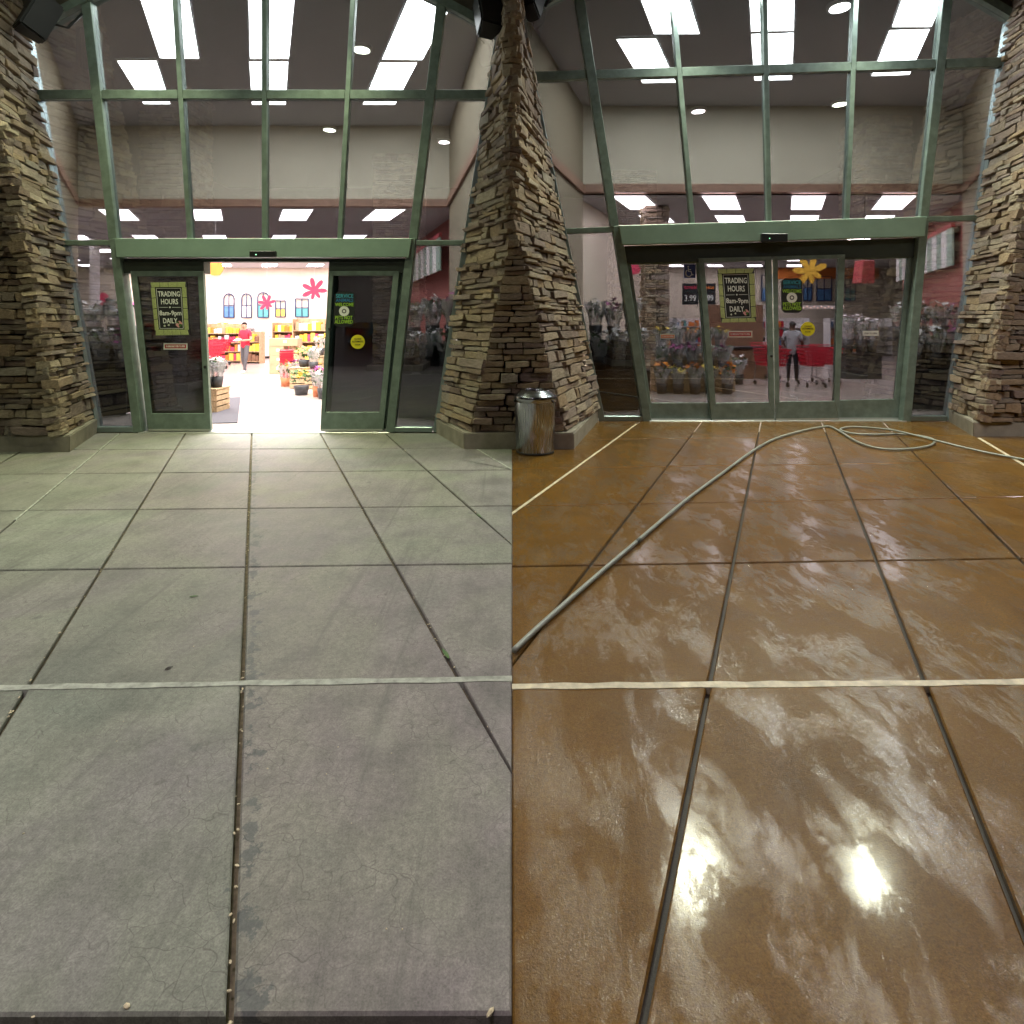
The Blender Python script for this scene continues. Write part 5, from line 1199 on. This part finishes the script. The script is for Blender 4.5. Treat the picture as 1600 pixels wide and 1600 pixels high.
# hanging red box
c = at(1351, 425, 15.4); t = thing("hanging_sign_box", c, "dark red sign box hanging beyond the fixed glass panel", "sign box")
bm = bmesh.new(); g = bmesh.ops.create_cube(bm, size=1)['verts']
for v in g:
    if v.co.z < 0 and v.co.x < 0: v.co.x -= .25
bmesh.ops.transform(bm, matrix=Matrix.Translation(c) @ Matrix.Rotation(.25, 4, 'Z') @ Matrix.Diagonal((.36, .3, .6, 1)), verts=bm.verts); bmesh.ops.bevel(bm, geom=bm.edges[:], offset=.015, segments=1, affect='EDGES'); bm_obj("case", bm, M['redp'], t)
tube("rod", [(c.x, c.y, c.z + .3), (c.x, c.y, ZS - .01)], .012, M['black'], t)
# wrapped plants on a black table beyond the fixed glass panel
q = floor_pt(1340, 590); t = thing("plant_table", (q.x, q.y, 0), "black table of wrapped plants beyond the fixed glass panel", "table")
box("table_top", (q.x, q.y, .72), (1.15, .7, .05), M['black'], t, None, .008); box("table_skirt", (q.x, q.y, .34), (1.05, .6, .70), M['dark'], t)
for k, (dx, dy) in enumerate(((-.36, -.1), (0, -.14), (.36, -.1), (-.18, .17), (.2, .17))):
    bouquet((q.x + dx, q.y + dy, .746), .95 + .1 * frng.random(), .2, 'fl_white', "tall plastic-wrapped plant in a charcoal pot on the black table", "wrapped plants on the black table")
# racks of wrapped bouquets against the brick wall, by the inner side glass of each entrance
def rack(cs, yaw, n, label, blabel, grp):
    cs = Vector(cs); t = thing("bouquet_rack", cs, label, "rack"); d = Vector((math.cos(yaw), math.sin(yaw), 0)); nn = Vector((-d.y, d.x, 0)); R = Euler((0, 0, yaw)).to_matrix()
    for k, (off, z) in enumerate(((-.25, .75), (.16, 1.3))):
        box("shelf_board", cs + nn * off + Vector((0, 0, z)), (n * .36, .4, .04), M['dark'], t, R); box("shelf_front", cs + nn * (off - .19) + Vector((0, 0, z / 2)), (n * .36, .03, z - .04), M['dark'], t, R)
        for i in range(n):
            p = cs + d * ((i + .5) * .36 - n * .18) + nn * off + Vector((0, 0, z + .021))
            bouquet(tuple(p), .66 + frng.random() * .14, .19, frng.choice(('fl_white', 'fl_white', 'fl_purple')), blabel.replace("bouquet", "bouquet on the %s shelf" % ("lower", "upper")[k], 1), grp + (" lower", " upper")[k])
rack((at(672, 0, 10.3).x, 10.3, -.01), math.radians(-8), 3, "dark tiered rack of wrapped bouquets behind the open entrance's side glass by shared pier", "clear-wrapped bouquet behind open entrance's side glass by shared pier", "bouquets behind the open entrance by the shared pier")
rack((at(1462, 0, 11.3).x, 11.3, -.01), math.radians(-6), 4, "dark tiered rack of wrapped bouquets behind the closed entrance's side glass by outer pier", "clear-wrapped bouquet behind closed entrance's side glass by outer pier", "bouquets behind the closed entrance by the outer pier")
rack((at(172, 0, 10.6).x, 10.6, -.01), math.radians(4), 3, "dark tiered rack of wrapped bouquets behind the open entrance's side glass by outer pier", "clear-wrapped bouquet behind open entrance's side glass by outer pier", "bouquets behind the open entrance by the outer pier")
rack((at(962, 0, 11.2).x, 11.2, -.01), math.radians(4), 3, "dark tiered rack of wrapped bouquets behind the closed entrance's side glass by shared pier", "clear-wrapped bouquet behind closed entrance's side glass by shared pier", "bouquets behind the closed entrance by the shared pier")
# striped awnings and blue picture panels on the brick walls
def awning(a, b, z0, z1, n, label):
    a, b = Vector((*a, 0)), Vector((*b, 0)); d = b - a; L_ = d.length; d.normalize(); nn = Vector((d.y, -d.x, 0))
    mid = (a + b) / 2; 
    if nn.dot(Vector((0, 0, 0)) - mid) < 0 and False: nn = -nn
    t = thing("striped_awning", (mid.x, mid.y, z0), label, "awning"); yaw = math.atan2(d.y, d.x)
    for k in range(n):
        c = a + d * (L_ * (k + .5) / n); R = Euler((0, 0, yaw)).to_matrix() @ Euler((math.radians(0), 0, 0)).to_matrix()
        box("stripe", c + Vector((0, 0, (z0 + z1) / 2)), (L_ / n * .98, .05, z1 - z0), M['white' if k % 2 else 'stripeg'], t, R)
    box("ridge_board", mid + Vector((0, 0, z1 + .06)), (L_, .10, .12), M['redp'], t, Euler((0, 0, yaw)).to_matrix())
awning((-2.15, 17.3), (-5.1, 26.4), 3.2, 4.2, 16, "green and white striped awning on the brick wall beyond the open entrance")
awning((12.1, 15.8), (15.1, 22.6), 3.2, 4.25, 14, "green and white striped awning on the brick wall beyond the closed entrance")
# far shelving that fills the aisles
for k, (x, y, w_) in enumerate(((-19, 30, 3.2), (-15.3, 31.5, 2.8), (-22.5, 27, 3.0), (-8.3, 32, 1.9), (-25, 24, 2.6))):
    shelf((x, y, -.01), (w_, .6, 1.7), 4, ("wide grocery shelf at the back beyond the open doors, in line with the red carts", "grocery shelf at the back beyond the open doors, behind the walking person", "wide grocery shelf towards the slim white column", "narrow grocery shelf at the back beside the white cooler", "outermost grocery shelf beyond the open entrance's side glass")[k], 'white', ('yellow', 'orange', 'red', 'teal', 'white', 'card'))
for k, (x, y, w_) in enumerate(((6.0, 25, 2.2), (12.3, 27, 3.0), (16.8, 28, 3.0), (9.6, 31, 2.6))):
    shelf((x, y, -.01), (w_, .6, 1.8), 4, ("grocery shelf behind the stone-clad column and flower display", "grocery shelf behind the person in grey and the canopy", "grocery shelf behind the black table of wrapped plants", "grocery shelf at the back wall beyond the closed doors")[k], 'white', ('blue', 'orange', 'red', 'teal', 'white', 'card'))

for k, (u, v, wd, ht, lab) in enumerate(((352, 566, 1.5, 1.55, "tall shelf of mixed goods behind the row of red carts"), (456, 562, 1.5, 1.6, "tall shelf of mixed goods behind the cardboard boxes"), (488, 572, 1.3, 1.75, "tall shelf of mixed goods behind the plant stand"))):
    q = floor_pt(u, v); shelf((q.x, q.y, -.01), (wd, .5, ht), 4, lab, 'wood', ('yellow', 'orange', 'pinkred', 'card', 'white', 'fl_yellow'))
for k, (u, v) in enumerate(((462, 600), (481, 598), (506, 622), (447, 603))):
    q = gnd(u, v); bouquet((q.x, q.y, -.01), .6, .2, ('fl_purple', 'fl_yellow', 'fl_white', 'fl_orange')[k], ("bucket of purple flowers behind the pale plant stand", "bucket of yellow flowers behind the pale plant stand", "bucket of white flowers at the inner edge of the open doorway", "bucket of orange flowers beside the red hand baskets")[k], "floor buckets inside the open doors", 'terra' if k % 2 else 'pot')
